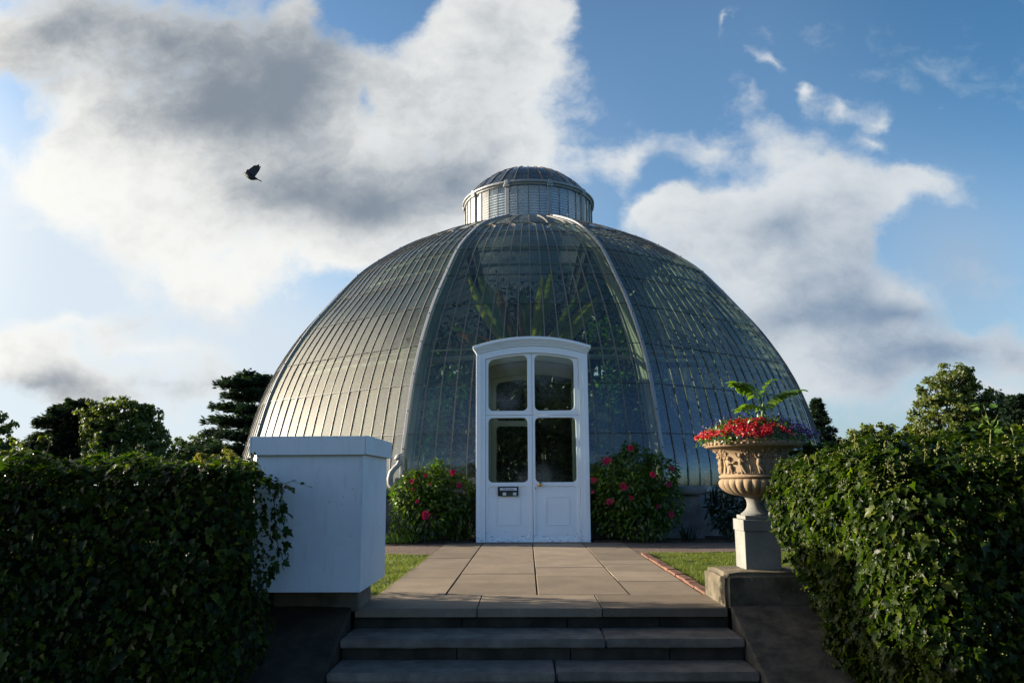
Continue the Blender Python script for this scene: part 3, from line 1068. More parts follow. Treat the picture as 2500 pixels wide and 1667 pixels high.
# smooth profile by arc length
PS = np.linspace(0, _ar[-1], 45)


def _cr(t):
    i = min(max(int(np.searchsorted(_ar, t) - 1), 0), len(_ar) - 2)
    u = (t - _ar[i]) / (_ar[i + 1] - _ar[i])
    p0, p1, p2, p3 = _a[max(i - 1, 0)], _a[i], _a[i + 1], _a[min(i + 2, len(_a) - 1)]
    return 0.5 * ((2 * p1) + (-p0 + p2) * u + (2 * p0 - 5 * p1 + 4 * p2 - p3) * u * u + (-p0 + 3 * p1 - 3 * p2 + p3) * u ** 3)


PROF = [tuple(_cr(t)) for t in PS]
PROFZ = np.array([p[1] for p in PROF])
PROFR = np.array([p[0] for p in PROF])
RIBS = [-90, -54.5, -18, 18, 54.5, 90]


def rib_r(z):
    return float(np.interp(z, PROFZ, PROFR))


def surf(bay, f, z, out=0.0):
    """point on the glass of a bay; f runs 0..1 from rib to rib"""
    a0, a1 = R_(RIBS[bay]), R_(RIBS[bay + 1])
    r = rib_r(z) + out
    half = (a1 - a0) / 2
    mid = (a0 + a1) / 2
    ang = a0 + (a1 - a0) * f
    circ = Vector((math.sin(ang) * r, -math.cos(ang) * r, 0))
    p0 = Vector((math.sin(a0) * r, -math.cos(a0) * r, 0))
    p1 = Vector((math.sin(a1) * r, -math.cos(a1) * r, 0))
    chord = p0.lerp(p1, f)
    k = min(1.0, max(0.0, (z - 4.8) / 2.2))
    k0 = 0.24 if 0 < bay < 4 else 0.92
    k = k0 + (1 - k0) * k * k * (3 - 2 * k)
    q = chord.lerp(circ, k)
    return Vector((q.x, q.y + YC, z))


def frame_at(bay, f, z):
    e = 0.01
    du = (surf(bay, min(1, f + e), z) - surf(bay, max(0, f - e), z)).normalized()
    zz = min(max(z, 0.9), 7.65)
    dv = (surf(bay, f, zz + 0.03) - surf(bay, f, zz - 0.03)).normalized()
    n_ = du.cross(dv).normalized()
    return du, dv, n_


NP = 16
ZTOP = 7.70
zlev = [0.88] + TRZ + [ZTOP]


def zsub(z0, z1, n):
    # subdivide by arc, not by height
    s0 = np.interp(z0, PROFZ, PS)
    s1 = np.interp(z1, PROFZ, PS)
    return [float(np.interp(s, PS, PROFZ)) for s in np.linspace(s0, s1, n + 1)]


for bay in range(5):
    # panes: each its own slightly tilted sheet
    V, Q, A = [], [], []
    for i in range(NP):
        f0, f1 = i / NP, (i + 1) / NP
        for j in range(len(zlev) - 1):
            zlo, zhi = zlev[j], zlev[j + 1]
            if bay == 2 and 5 <= i <= 10:          # the porch opening
                if zhi < 3.24:
                    continue
                zlo = max(zlo, 3.24)
            zz = zsub(zlo, zhi, 5)
            o0, o1, o2, o3 = [rnd.uniform(-0.004, 0.004) for _ in range(4)]
            rv = rnd.random()
            base = len(V)
            for k, z in enumerate(zz):
                u = k / 5.0
                for f, oa, ob in ((f0, o0, o2), (f1, o1, o3)):
                    V.append(surf(bay, f, z, oa * (1 - u) + ob * u + 0.006 * (1 - u)))
            for k in range(5):
                Q.append((base + 2 * k, base + 2 * k + 1, base + 2 * k + 3, base + 2 * k + 2))
                A.append(rv)
    me = np_mesh('glass_bay', [tuple(v) for v in V], Q, attr=A, per=4, smooth=True)
    gb = link('glass_bay', me, M['glass'], house, rel(house))
    # glazing bars
    b = MB()
    for i in range(1, NP):
        grp = i % 3           # bars 2,5,8,11,14 run to the lantern
        f = i / NP
        if grp == 2:
            z1, flast = ZTOP, f
        else:
            z1, flast = 6.72, f
        zz = zsub(3.24 if (bay == 2 and 5 <= i <= 11) else 0.88, z1, 26)
        pts, sd, nn = [], [], []
        for z in zz:
            du, dv, n_ = frame_at(bay, f, z)
            pts.append(surf(bay, f, z))
            sd.append(du)
            nn.append(n_)
        b.strip(pts, sd, nn, 0.019, 0.020)
        if grp != 2 and not (i in (15,)):
            tgt = (i + 1 if grp == 1 else i - 1) / NP
            p0, p1 = surf(bay, f, 6.72, 0.004), surf(bay, tgt, 6.80, 0.004)
            du, dv, n_ = frame_at(bay, f, 6.72)
            d = (p1 - p0).normalized()
            s = d.cross(n_).normalized()
            b.strip([p0, p1], [s, s], [n_, n_], 0.019, 0.020)
    each(b, 'glazing_bar', M['bar'], gb)
    b = MB()
    for z in TRZ:
        spans = [range(0, 6), range(11, 17)] if (bay == 2 and z < 3.2) else [range(17)]
        for sp in spans:
            pts, sd, nn = [], [], []
            for k in sp:
                f = k / 16
                du, dv, n_ = frame_at(bay, f, z)
                pts.append(surf(bay, f, z, 0.004))
                sd.append(dv)
                nn.append(n_)
            b.strip(pts, sd, nn, 0.013, 0.008)
    each(b, 'transom', M['transom'], gb)

# main ribs with bolts, and the deep inner web behind each
for k, az in enumerate(RIBS):
    b = MB()
    pts, sd, nn = [], [], []
    a = R_(az)
    for z in zsub(0.88, 7.72, 40):
        r = rib_r(z)
        zz = min(max(z, 0.9), 7.65)
        dr = rib_r(zz + 0.03) - rib_r(zz - 0.03)
        n_ = Vector((0.06 * math.sin(a), -0.06 * math.cos(a), -dr)).normalized()
        pts.append(Vector((math.sin(a) * (r - 0.015), -math.cos(a) * (r - 0.015) + YC, z)))
        sd.append(Vector((math.cos(a), math.sin(a), 0)))
        nn.append(n_)
    b.strip(pts, sd, nn, 0.062, 0.060)
    rb = b.build('main_rib', M['rib'], house, bevel=0.006, seg=1)
    b = MB()
    for i in range(3, 39, 3):
        b.ball(pts[i] + nn[i] * 0.066, 0.015, 1, (1, 1, 1))
    each(b, 'bolt', M['transom'], rb)
    b = MB()
    b.strip([p - n_ * 0.25 for p, n_ in zip(pts, nn)], sd, nn, 0.05, 0.22)
    b.strip([p - n_ * 0.28 for p, n_ in zip(pts, nn)], sd, nn, 0.13, 0.03)
    b.build('inner_web', M['innerpaint'], rb)

# inner gallery rings and purlins seen through the glass
for zc_, rr, tk in ((3.28, 6.35, 0.05), (3.47, 6.20, 0.022), (5.50, 4.85, 0.035), (5.95, 4.45, 0.03), (6.6, 3.6, 0.03)):
    b = MB()
    b.tube([Vector((math.sin(R_(t)) * rr, YC - math.cos(R_(t)) * rr, zc_)) for t in range(-90, 91, 6)], tk, 8)
    b.build('ring_tube', M['innerpaint'], house, smooth=True)

# sill, base wall
b = MB()
ring = []
for k in range(5):
    for i in range(9):
        f = i / 8
        p = surf(k, f, 0.88)
        d = Vector((p.x, p.y - YC, 0)).normalized()
        ring.append((p, d))
for r_in, r_out, z0, z1, mat, nm in ((-0.10, 0.10, 0.80, 0.885, 'rib', 'sill'), (-0.16, 0.04, 0.0, 0.798, 'pier', 'base_wall')):
    b = MB()
    prev = None
    for p, d in ring:
        c4 = [b.bm.verts.new((p.x + d.x * r, p.y + d.y * r, z)) for r, z in ((r_in, z0), (r_out, z0), (r_out, z1), (r_in, z1))]
        # leave the doorway open
        if prev is not None and not (abs(p.x) < 0.95 and p.y < 3):
            for q in range(4):
                b.bm.faces.new((prev[q], prev[(q + 1) % 4], c4[(q + 1) % 4], c4[q]))
        prev = c4
    b.build(nm, M[mat], house)

# straight wing running back from the apse
V, Q, A = [], [], []
ysb = [YC + 0.02 + 1.5 * i for i in range(13)]
zz = zsub(0.88, 7.70, 18)
for s in (-1, 1):
    for yi, (ya, yb) in enumerate(zip(ysb, ysb[1:])):
        rv = rnd.random()
        base = len(V)
        for z in zz:
            for y in (ya, yb):
                V.append((s * rib_r(z), y, z))
        for k in range(len(zz) - 1):
            Q.append((base + 2 * k, base + 2 * k + 1, base + 2 * k + 3, base + 2 * k + 2))
            A.append(rv)
wg = link('wing_glass', np_mesh('wing_glass', V, Q, attr=A, per=4, smooth=True), M['glass_back'], house, rel(house))
b = MB()
for s in (-1, 1):
    for i in range(0, 24):
        y = YC + 0.4 + 0.75 * i
        pts = [Vector((s * rib_r(z), y, z)) for z in zsub(0.88, 7.7, 16)]
        nn = [Vector((s, 0, 0.5)).normalized()] * len(pts)
        b.strip(pts, [Vector((0, 1, 0))] * len(pts), nn, 0.03 if i % 4 else 0.10, 0.03)
each(b, 'glazing_bar', M['bar'], wg)
b = MB()
b.box(-7.3, 7.3, 25.4, 25.6, 0, 4.6)
b.box(-5.6, 5.6, 25.4, 25.6, 4.6, 6.4)
b.box(-3.4, 3.4, 25.4, 25.6, 6.4, 7.6)
b.box(-1.9, 1.9, 25.4, 25.6, 7.6, 10.2)
b.box(-7.4, -7.25, YC, 25.5, 0, 0.88)
b.box(7.25, 7.4, YC, 25.5, 0, 0.88)
b.build('end_wall', M['pier'], house)

# lantern
RL = 1.74
zb, zt = 7.72, 8.55
lan = MB()


def lpos(az, r, z, y_back=18.0):
    if abs(az) <= 90:
        return Vector((math.sin(R_(az)) * r, YC - math.cos(R_(az)) * r, z))
    k = (abs(az) - 90) / 10.0
    return Vector((math.copysign(r, az), YC + k * y_back / 3.0, z))


AZ = list(range(-120, -90, 6)) + list(range(-90, 91, 6)) + list(range(96, 121, 6))
AZ = sorted(set(AZ))


def lring(b, prof, closed=True):
    prev = None
    for az in AZ:
        c = [b.bm.verts.new(lpos(az, r, z)) for r, z in prof]
        if prev is not None:
            n = len(prof)
            for q in range(n if closed else n - 1):
                b.bm.faces.new((prev[q], prev[(q + 1) % n], c[(q + 1) % n], c[q]))
        prev = c


b = MB()
lring(b, [(1.68, 7.62), (1.86, 7.62), (1.87, 7.69), (1.80, 7.71), (1.78, 7.74), (1.68, 7.74)])
lan_o = b.build('lantern', M['rib'], house, bevel=0.004, seg=1)
V, Q, A = [], [], []
azs = sorted(set([-120, -105] + [RIBS[i] + (RIBS[i + 1] - RIBS[i]) * j / 4 for i in range(5) for j in range(5)] + [105, 120]))
for a0, a1 in zip(azs, azs[1:]):
    base = len(V)
    rv = rnd.random()
    am = (a0 + a1) / 2
    for z in (zb, zt):
        V += [tuple(lpos(a0, RL + rnd.uniform(-.003, .003), z)), tuple(lpos(am, RL, z)), tuple(lpos(a1, RL + rnd.uniform(-.003, .003), z))]
    Q += [(base, base + 1, base + 4, base + 3), (base + 1, base + 2, base + 5, base + 4)]
    A += [rv, rv]
mi = [1 if abs(V[q[0]][1] - YC + V[q[2]][1] - YC) > 0.02 and max(V[q[0]][1], V[q[2]][1]) > YC + 0.05 else 0 for q in Q]
link('lantern_glass', np_mesh('lantern_glass', V, Q, attr=A, per=4, mats=mi), [M['lantern_glass'], M['cap_glass']], lan_o, rel(lan_o))
for az in RIBS:
    b = MB()
    a = R_(az)
    rot = Matrix.Translation((0, YC, 0)) @ Matrix.Rotation(a, 4, 'Z')
    b.box(-0.055, 0.055, -RL - 0.045, -RL + 0.02, 7.745, 8.60, rot)
    b.build('lantern_post', M['rib'], lan_o, bevel=0.006, seg=1)
    b = MB()
    b.box(-0.085, 0.085, -RL - 0.085, -RL - 0.03, 8.50, 8.605, rot)
    b.box(-0.05, 0.05, -RL - 0.10, -RL - 0.03, 8.555, 8.68, rot)
    b.build('post_bracket', M['rib'], lan_o, bevel=0.012, seg=1)
    b = MB()
    b.box(-0.045, 0.045, -RL - 0.05, -RL - 0.0, 7.70, 7.76, rot)
    b.build('post_slot', M['black'], lan_o)
b = MB()
for a0 in azs:
    if a0 in RIBS or abs(a0) > 90:
        continue
    rot = Matrix.Translation((0, YC, 0)) @ Matrix.Rotation(R_(a0), 4, 'Z')
    b.box(-0.010, 0.010, -RL - 0.018, -RL + 0.006, 7.745, 8.55, rot)
each(b, 'lantern_bar', M['bar'], lan_o)
b = MB()
for j in range(10):
    z = 7.83 + j * 0.072
    prev = None
    for az in range(-90, 91, 5):
        c = [b.bm.verts.new(lpos(az, r, zq)) for r, zq in ((1.60, z + 0.030), (1.63, z - 0.010))]
        if prev:
            b.bm.faces.new((prev[0], prev[1], c[1], c[0]))
        prev = c
each(b, 'louvre_slat', M['paint'], lan_o)
b = MB()
lring(b, [(1.66, 8.55), (1.78, 8.55), (1.79, 8.585), (1.835, 8.60), (1.84, 8.635), (1.80, 8.645), (1.79, 8.672), (1.75, 8.68), (1.66, 8.68)])
b.build('cornice', M['rib'], lan_o)
# cap dome
capp = [(r_, 8.675 + (z_ - 8.675) * 0.84) for r_, z_ in [(1.77, 8.675), (1.66, 8.80), (1.50, 9.02), (1.30, 9.24), (1.07, 9.44), (0.82, 9.59), (0.57, 9.69), (0.30, 9.745), (0.0, 9.76)]]
b = MB()
prev = None
for az in range(-120, 121, 5):
    c = [b.bm.verts.new(lpos(az, r, z)) for r, z in capp]
    if prev is not None:
        for q in range(len(capp) - 1):
            b.bm.faces.new((prev[q], prev[q + 1], c[q + 1], c[q]))
    prev = c
b.build('lantern_cap', M['cap_glass'], lan_o, smooth=True)
b = MB()
for k in range(-7, 8):
    az = k * 90 / 7.5
    a = R_(az)
    pts = [Vector((math.sin(a) * r, YC - math.cos(a) * r, z + 0.004)) for r, z in capp[:-1]]
    sd = [Vector((math.cos(a), math.sin(a), 0))] * len(pts)
    nn = []
    for i in range(len(pts)):
        r0, z0 = capp[max(i - 1, 0)]
        r1, z1 = capp[min(i + 1, len(capp) - 1)]
        n_ = Vector((math.sin(a) * (z1 - z0), -math.cos(a) * (z1 - z0), (r0 - r1))).normalized()
        nn.append(n_)
    b.strip(pts, sd, nn, 0.022, 0.022)
each(b, 'cap_bar', M['bar'], lan_o)

# scroll bracket (white iron beast head on a curled stem) at the foot of the left rib
b = MB()
bx = lambda px, py: (-(1299.5 - px) * 0.00715, 0.40, 0.976 + (1177 - py) * 0.00715)
pt = [bx(966, 1186), bx(959, 1178), bx(958, 1166), bx(961, 1152), (bx(969, 1142)), bx(977, 1134), bx(982, 1124), bx(982, 1115)]
b.tube(pt, [0.052, 0.058, 0.056, 0.050, 0.046, 0.044, 0.050, 0.046], 12)
b.tube([bx(986, 1110), bx(981, 1115), bx(974, 1118), bx(970, 1121)], [0.03, 0.066, 0.054, 0.026], 12)
b.tube([bx(981, 1119), bx(975, 1124), bx(971, 1126)], [0.032, 0.028, 0.014], 8)
b.ball(bx(982, 1109), 0.026, 1)
b.ball(bx(987, 1106), 0.022, 1)
b.tube([bx(986, 1184), bx(984, 1175), bx(980, 1168), bx(974, 1168), bx(972, 1175), bx(975, 1180), bx(979, 1176)], [0.040, 0.038, 0.036, 0.032, 0.028, 0.026, 0.02], 8)
b.tube([bx(986, 1116), bx(988, 1150), bx(986, 1186)], [0.022, 0.02, 0.024], 8)
b.build('scroll_bracket', M['rib'], house, smooth=True)

# ------------------------------------------------------------------ front porch and doors
ARC_R, ARC_C = 3.05, 3.40 - 3.05


def arch(x, z_apex):
    r = ARC_R
    return math.sqrt(r * r - x * x) - r + z_apex


def archpoly(xa, xb, zlo, z_apex, n=24):
    pts = [(xa, zlo), (xb, zlo)]
    for k in range(n + 1):
        x = xb + (xa - xb) * k / n
        pts.append((x, arch(x, z_apex)))
    return pts


# outer frame: two jambs + arched head in one board with a big opening
hole = [(-0.786, 0.012), (0.786, 0.012)] + [(0.786 - 1.572 * k / 24, arch(0.786 - 1.572 * k / 24, 3.142)) for k in range(25)]
plate('porch_frame', archpoly(-0.938, 0.938, 0.005, 3.26), [hole], 0.09, 0.004, M['paint'], house, -0.012)
pf = house.children[-1]
for s in (-1, 1):
    b = MB()
    x0, x1 = sorted((s * 0.858, s * 0.936))
    b.box(x0, x1, -0.026, -0.010, 0.006, 3.10)
    b.build('jamb_moulding', M['paint'], pf, bevel=0.004)


def bow(b, z_in, z_out, half, y0, y1):
    n = 28
    prev = None
    for k in range(n + 1):
        x = -half + 2 * half * k / n
        c = [b.bm.verts.new((x, y, arch(x, z))) for y, z in ((y0, z_in), (y1, z_in), (y1, z_out), (y0, z_out))]
        if prev:
            for q in range(4):
                b.bm.faces.new((prev[q], prev[(q + 1) % 4], c[(q + 1) % 4], c[q]))
        else:
            b.bm.faces.new(c)
        prev = c
    b.bm.faces.new(prev)


for nm, z0, z1, hw, y0 in (('cornice_step', 3.262, 3.296, 0.940, -0.030), ('cornice_step', 3.296, 3.328, 0.955, -0.050),
                           ('cornice_step', 3.328, 3.357, 0.972, -0.072), ('cornice_cap', 3.357, 3.410, 0.990, -0.095)):
    b = MB()
    bow(b, z0 + 0.002, z1, hw, y0, 0.10)
    b.build(nm, M['paint'], pf, bevel=0.003, seg=1)
# roof and cheeks of the vestibule, running back into the dome
b = MB()
n = 24
prev = None
for k in range(n + 1):
    x = -0.93 + 1.86 * k / n
    c = [b.bm.verts.new((x, y, arch(x, z))) for y, z in ((0.08, 3.22), (1.72, 3.22), (1.72, 3.25), (0.08, 3.25))]
    if prev:
        for q in range(4):
            b.bm.faces.new((prev[q], prev[(q + 1) % 4], c[(q + 1) % 4], c[q]))
    prev = c
b.build('porch_roof', M['paint'], pf)
for s in (-1, 1):
    hl = [rrect(0.22, 1.20, 1.0, 1.98, 0.06), rrect(0.22, 1.20, 2.12, 2.95, 0.06)]
    # cheek boards with glazed openings, turned into the YZ plane
    plate('porch_cheek', [(0.08, 0.0), (1.33, 0.0), (1.33, 3.09), (0.08, 3.09)], hl, 0.04, 0.003, M['paint'], None, 0)
    o = bpy.data.objects['porch_cheek'] if s < 0 else [q for q in COL.objects if q.name.startswith('porch_cheek')][-1]
    o.data.transform(Matrix.Rotation(math.pi / 2, 4, 'Z'))
    o.data.transform(Matrix.Translation((s * 0.91 + 0.02, 0, 0)))
    o.parent = pf
    o.location = rel(pf)

# inner doorway: same shape further in; the left leaf is shut, the right one stands open
hole = [(-0.74, 0.03), (0.74, 0.03)] + [(0.74 - 1.48 * k / 24, arch(0.74 - 1.48 * k / 24, 2.965)) for k in range(25)]
plate('inner_doorway', archpoly(-0.90, 0.90, 0.005, 3.20), [hole], 0.07, 0.004, M['innerpaint'], house, 1.27)
plate('inner_door', rrect(-0.735, 0.02, 0.04, 2.955, 0.004, rise=lambda x: arch(x, 0.0) + 0.0), [
    rrect(-0.655, -0.055, 0.95, 2.0, 0.08), rrect(-0.655, -0.055, 2.10, 2.87, 0.08, rise=lambda x: arch(x, 0.0))],
    0.04, 0.003, M['innerpaint'], house, 1.29)


def door(s):
    x0, x1 = (-0.783, -0.003) if s < 0 else (0.003, 0.783)
    gx0, gx1 = (-0.735, -0.078) if s < 0 else (0.045, 0.727)
    rise = lambda x: arch(x, 0.0)
    outer = [(x0, 0.014), (x1, 0.014)] + [(x1 + (x0 - x1) * k / 10, arch(x1 + (x0 - x1) * k / 10, 3.138)) for k in range(11)]
    # the leaf below the transom line and the light above it
    outer_lo = [(x0, 0.014), (x1, 0.014), (x1, 2.086), (x0, 2.086)]
    outer_hi = [(x0, 2.092), (x1, 2.092)] + outer[2:]
    lo_hole = rrect(gx0, gx1, 0.976, 2.044, 0.075)
    pan_hole = rrect(gx0 - 0.004, gx1 + 0.004, 0.070, 0.908, 0.070)
    hi_hole = rrect(gx0, gx1 - (0.0 if s < 0 else 0.02), 2.163, 3.108, 0.085, rise=rise)
    plate('door', outer_lo, [lo_hole, pan_hole], 0.05, 0.006, M['paint'], house, 0.018)
    d = house.children[-1]
    d = [o for o in COL.objects if o.name.split('.')[0] == 'door'][-1]
    plate('fanlight', outer_hi, [hi_hole], 0.05, 0.006, M['paint'], house, 0.020)
    fl = [o for o in COL.objects if o.name.split('.')[0] == 'fanlight'][-1]
    b = MB()
    b.box(gx0 - 0.02, gx1 + 0.02, 0.034, 0.052, 0.05, 0.92)
    b.build('panel', M['paint'], d)
    # small framed panel mouldings
    cxm = -0.405 if s < 0 else 0.398
    b = MB()
    w, z0, z1, t = 0.196, 0.279, 0.740, 0.012
    for bx0, bx1, bz0, bz1 in ((cxm - w, cxm + w, z0, z0 + t), (cxm - w, cxm + w, z1 - t, z1), (cxm - w, cxm - w + t, z0 + t, z1 - t), (cxm + w - t, cxm + w, z0 + t, z1 - t)):
        b.box(bx0, bx1, 0.024, 0.034, bz0, bz1)
    b.build('panel_moulding', M['paint'], d, bevel=0.003, seg=1)
    for (za, zb_, par) in ((0.955, 2.065, d), (2.145, 3.03, fl)):
        me = np_mesh('pane', [(gx0 - 0.02, 0.045, za), (gx1 + 0.02, 0.045, za), (gx1 + 0.02, 0.045, zb_), (gx0 - 0.02, 0.045, zb_)] if par is d else
                     [(gx0 - 0.02, 0.047, za), (gx1 + 0.02, 0.047, za), (gx1 + 0.02, 0.047, arch(gx1, 3.125)), (gx0 - 0.02, 0.047, arch(gx0, 3.125))], [(0, 1, 2, 3)], per=4)
        link('pane', me, M['door_glass'], par, rel(par))
    if s > 0:
        b = MB()
        b.ball((0.122, -0.035, 0.940), 0.036, 3, (1, 0.8, 1))
        b.tube([(0.122, 0.02, 0.940), (0.122, 0.01, 0.940), (0.122, -0.02, 0.940)], [0.03, 0.028, 0.012], 20)
        b.build('door_knob', M['brass'], d, smooth=True)
        b = MB()
        b.box(0.036, 0.044, 0.014, 0.02, 0.86, 0.90)
        b.build('keyhole', M['black'], d)
    else:
        b = MB()
        b.box(-0.579, -0.238, -0.006, 0.012, 0.753, 0.906)
        sg = b.build('notice_sign', M['black'], d, bevel=0.004)
        b = MB()
        b.box(-0.543, -0.264, -0.009, -0.0065, 0.845, 0.888)
        b.box(-0.496, -0.441, -0.0095, -0.0065, 0.766, 0.812)
        b.box(-0.328, -0.272, -0.0095, -0.0065, 0.766, 0.812)
        each(b, 'sign_strip', M['signwhite'], d)
        b = MB()
        b.box(-0.439, -0.330, -0.009, -0.0065, 0.764, 0.818)
        b.build('sign_patch', M['signgreen'], d)
        cu = bpy.data.curves.new('sign_lettering', 'FONT')
        cu.body = 'Closing Time'
        cu.size = 0.034
        cu.align_x = 'CENTER'
        cu.align_y = 'CENTER'
        cu.extrude = 0.0006
        tmp = bpy.data.objects.new('tmp_text', cu)
        COL.objects.link(tmp)
        me = bpy.data.meshes.new_from_object(tmp.evaluated_get(bpy.context.evaluated_depsgraph_get()))
        bpy.data.objects.remove(tmp)
        me.transform(Matrix.Translation((-0.4035, -0.0102, 0.8665)) @ Matrix.Rotation(math.pi / 2, 4, 'X'))
        me.name = 'sign_lettering'
        link('sign_lettering', me, M['black'], d, rel(d))


door(-1)
door(1)
b = MB()
b.box(-0.95, 0.95, -0.06, 1.4, -0.02, 0.011)
b.build('threshold', M['step'], house, bevel=0.004)

# indoor floor
b = MB()
b.quad((-7.1, 0.9, 0.004), (7.1, 0.9, 0.004), (7.1, 25.3, 0.004), (-7.1, 25.3, 0.004))
meta(b.build('indoor_floor', M['soil']), kind='structure')

# ------------------------------------------------------------------ leaves
def orient(nrm, tip):
    """rotation matrices (n,3,3): columns = side, tip, normal"""
    nrm = nrm / np.linalg.norm(nrm, axis=1, keepdims=True)
    tip = tip - nrm * np.sum(tip * nrm, axis=1, keepdims=True)
    ln = np.linalg.norm(tip, axis=1, keepdims=True)
    bad = ln[:, 0] < 1e-4
    tip[bad] = np.cross(nrm[bad], [0.3, 0.9, 0.2])
    tip = tip / np.linalg.norm(tip, axis=1, keepdims=True)
    side = np.cross(tip, nrm)
    return np.stack([side, tip, nrm], axis=2)


def scatter(name, tmpl, faces, pos, nrm, tip, size, mat, parent=None, rand=None, smooth=False, per=3):
    pos = np.asarray(pos, float)
    n = len(pos)
    Rm = orient(np.asarray(nrm, float), np.asarray(tip, float))
    T = np.asarray(tmpl, float)
    F = np.asarray(faces, int)
    size = np.broadcast_to(np.asarray(size, float), (n,))
    V = np.einsum('nij,kj->nki', Rm, T) * size[:, None, None] + pos[:, None, :]
    idx = (np.arange(n) * len(T))[:, None, None] + F[None]
    rv = rng.random(n) if rand is None else rand
    at = np.repeat(rv, len(F))
    me = np_mesh(name, V.reshape(-1, 3), idx.reshape(-1, per), attr=at, per=per, smooth=smooth)
    if parent is not None:
        return link(name, me, mat, parent, rel(parent))
    return link(name, me, mat)


# ivy: five lobes, folded along the midrib (x side, y towards the tip, z up), width about 1
_half = [(0.00, 0.00, 0.0), (0.30, -0.06, 0.0), (0.46, 0.16, 0.05), (0.30, 0.34, 0.02), (0.40, 0.58, 0.05), (0.20, 0.64, 0.0), (0.0, 1.02, -0.08)]
IVY = [(x, y, z + 0.22 * x - 0.05 * y * y) for x, y, z in _half] + [(-x, y, z + 0.22 * x - 0.05 * y * y) for x, y, z in _half[1:-1]] + [(0.0, 0.35, 0.0)]
_c = len(IVY) - 1
IVYF = [(_c, i, i + 1) for i in range(0, 6)] + [(_c, 7 + i + 1, 7 + i) for i in range(0, 4)] + [(_c, 7, 0), (_c, 6, 11)]
IVYF = [(_c, 0, 1), (_c, 1, 2), (_c, 2, 3), (_c, 3, 4), (_c, 4, 5), (_c, 5, 6), (_c, 7, 0), (_c, 8, 7), (_c, 9, 8), (_c, 10, 9), (_c, 11, 10), (_c, 6, 11)]
# pointed oval leaf
OVAL = [(0, 0, 0), (0.19, 0.28, 0.05), (0.20, 0.55, 0.06), (0.10, 0.82, 0.02), (0, 1.0, -0.10), (-0.10, 0.82, 0.02), (-0.20, 0.55, 0.06), (-0.19, 0.28, 0.05), (0, 0.30, 0.0), (0, 0.65, -0.01)]
OVALF = [(0, 1, 8), (8, 1, 2), (8, 2, 9), (9, 2, 3), (9, 3, 4), (9, 4, 5), (6, 9, 5), (6, 8, 9), (7, 8, 6), (0, 8, 7)]
# quad blade of tree leaves (a small spray)
SPRAY = [(-0.34, 0, 0), (0.30, 0.05, 0.05), (0.42, 0.75, 0.0), (0.05, 1.0, -0.05), (-0.38, 0.62, 0.08)]
SPRAYF = [(0, 1, 2), (0, 2, 4), (4, 2, 3)]
NEEDLE = [(-0.13, 0, 0), (0.13, 0, 0), (0.10, 0.6, 0.02), (0.0, 1.0, 0.0), (-0.10, 0.6, 0.02)]
NEEDLEF = [(0, 1, 2), (0, 2, 4), (4, 2, 3)]


def unit(n):
    v = rng.normal(size=(n, 3))
    return v / np.linalg.norm(v, axis=1, keepdims=True)


def nz(P, f, seed=0.0):
    return np.array([noise.noise(Vector((p[0] * f + seed, p[1] * f, p[2] * f))) for p in P])


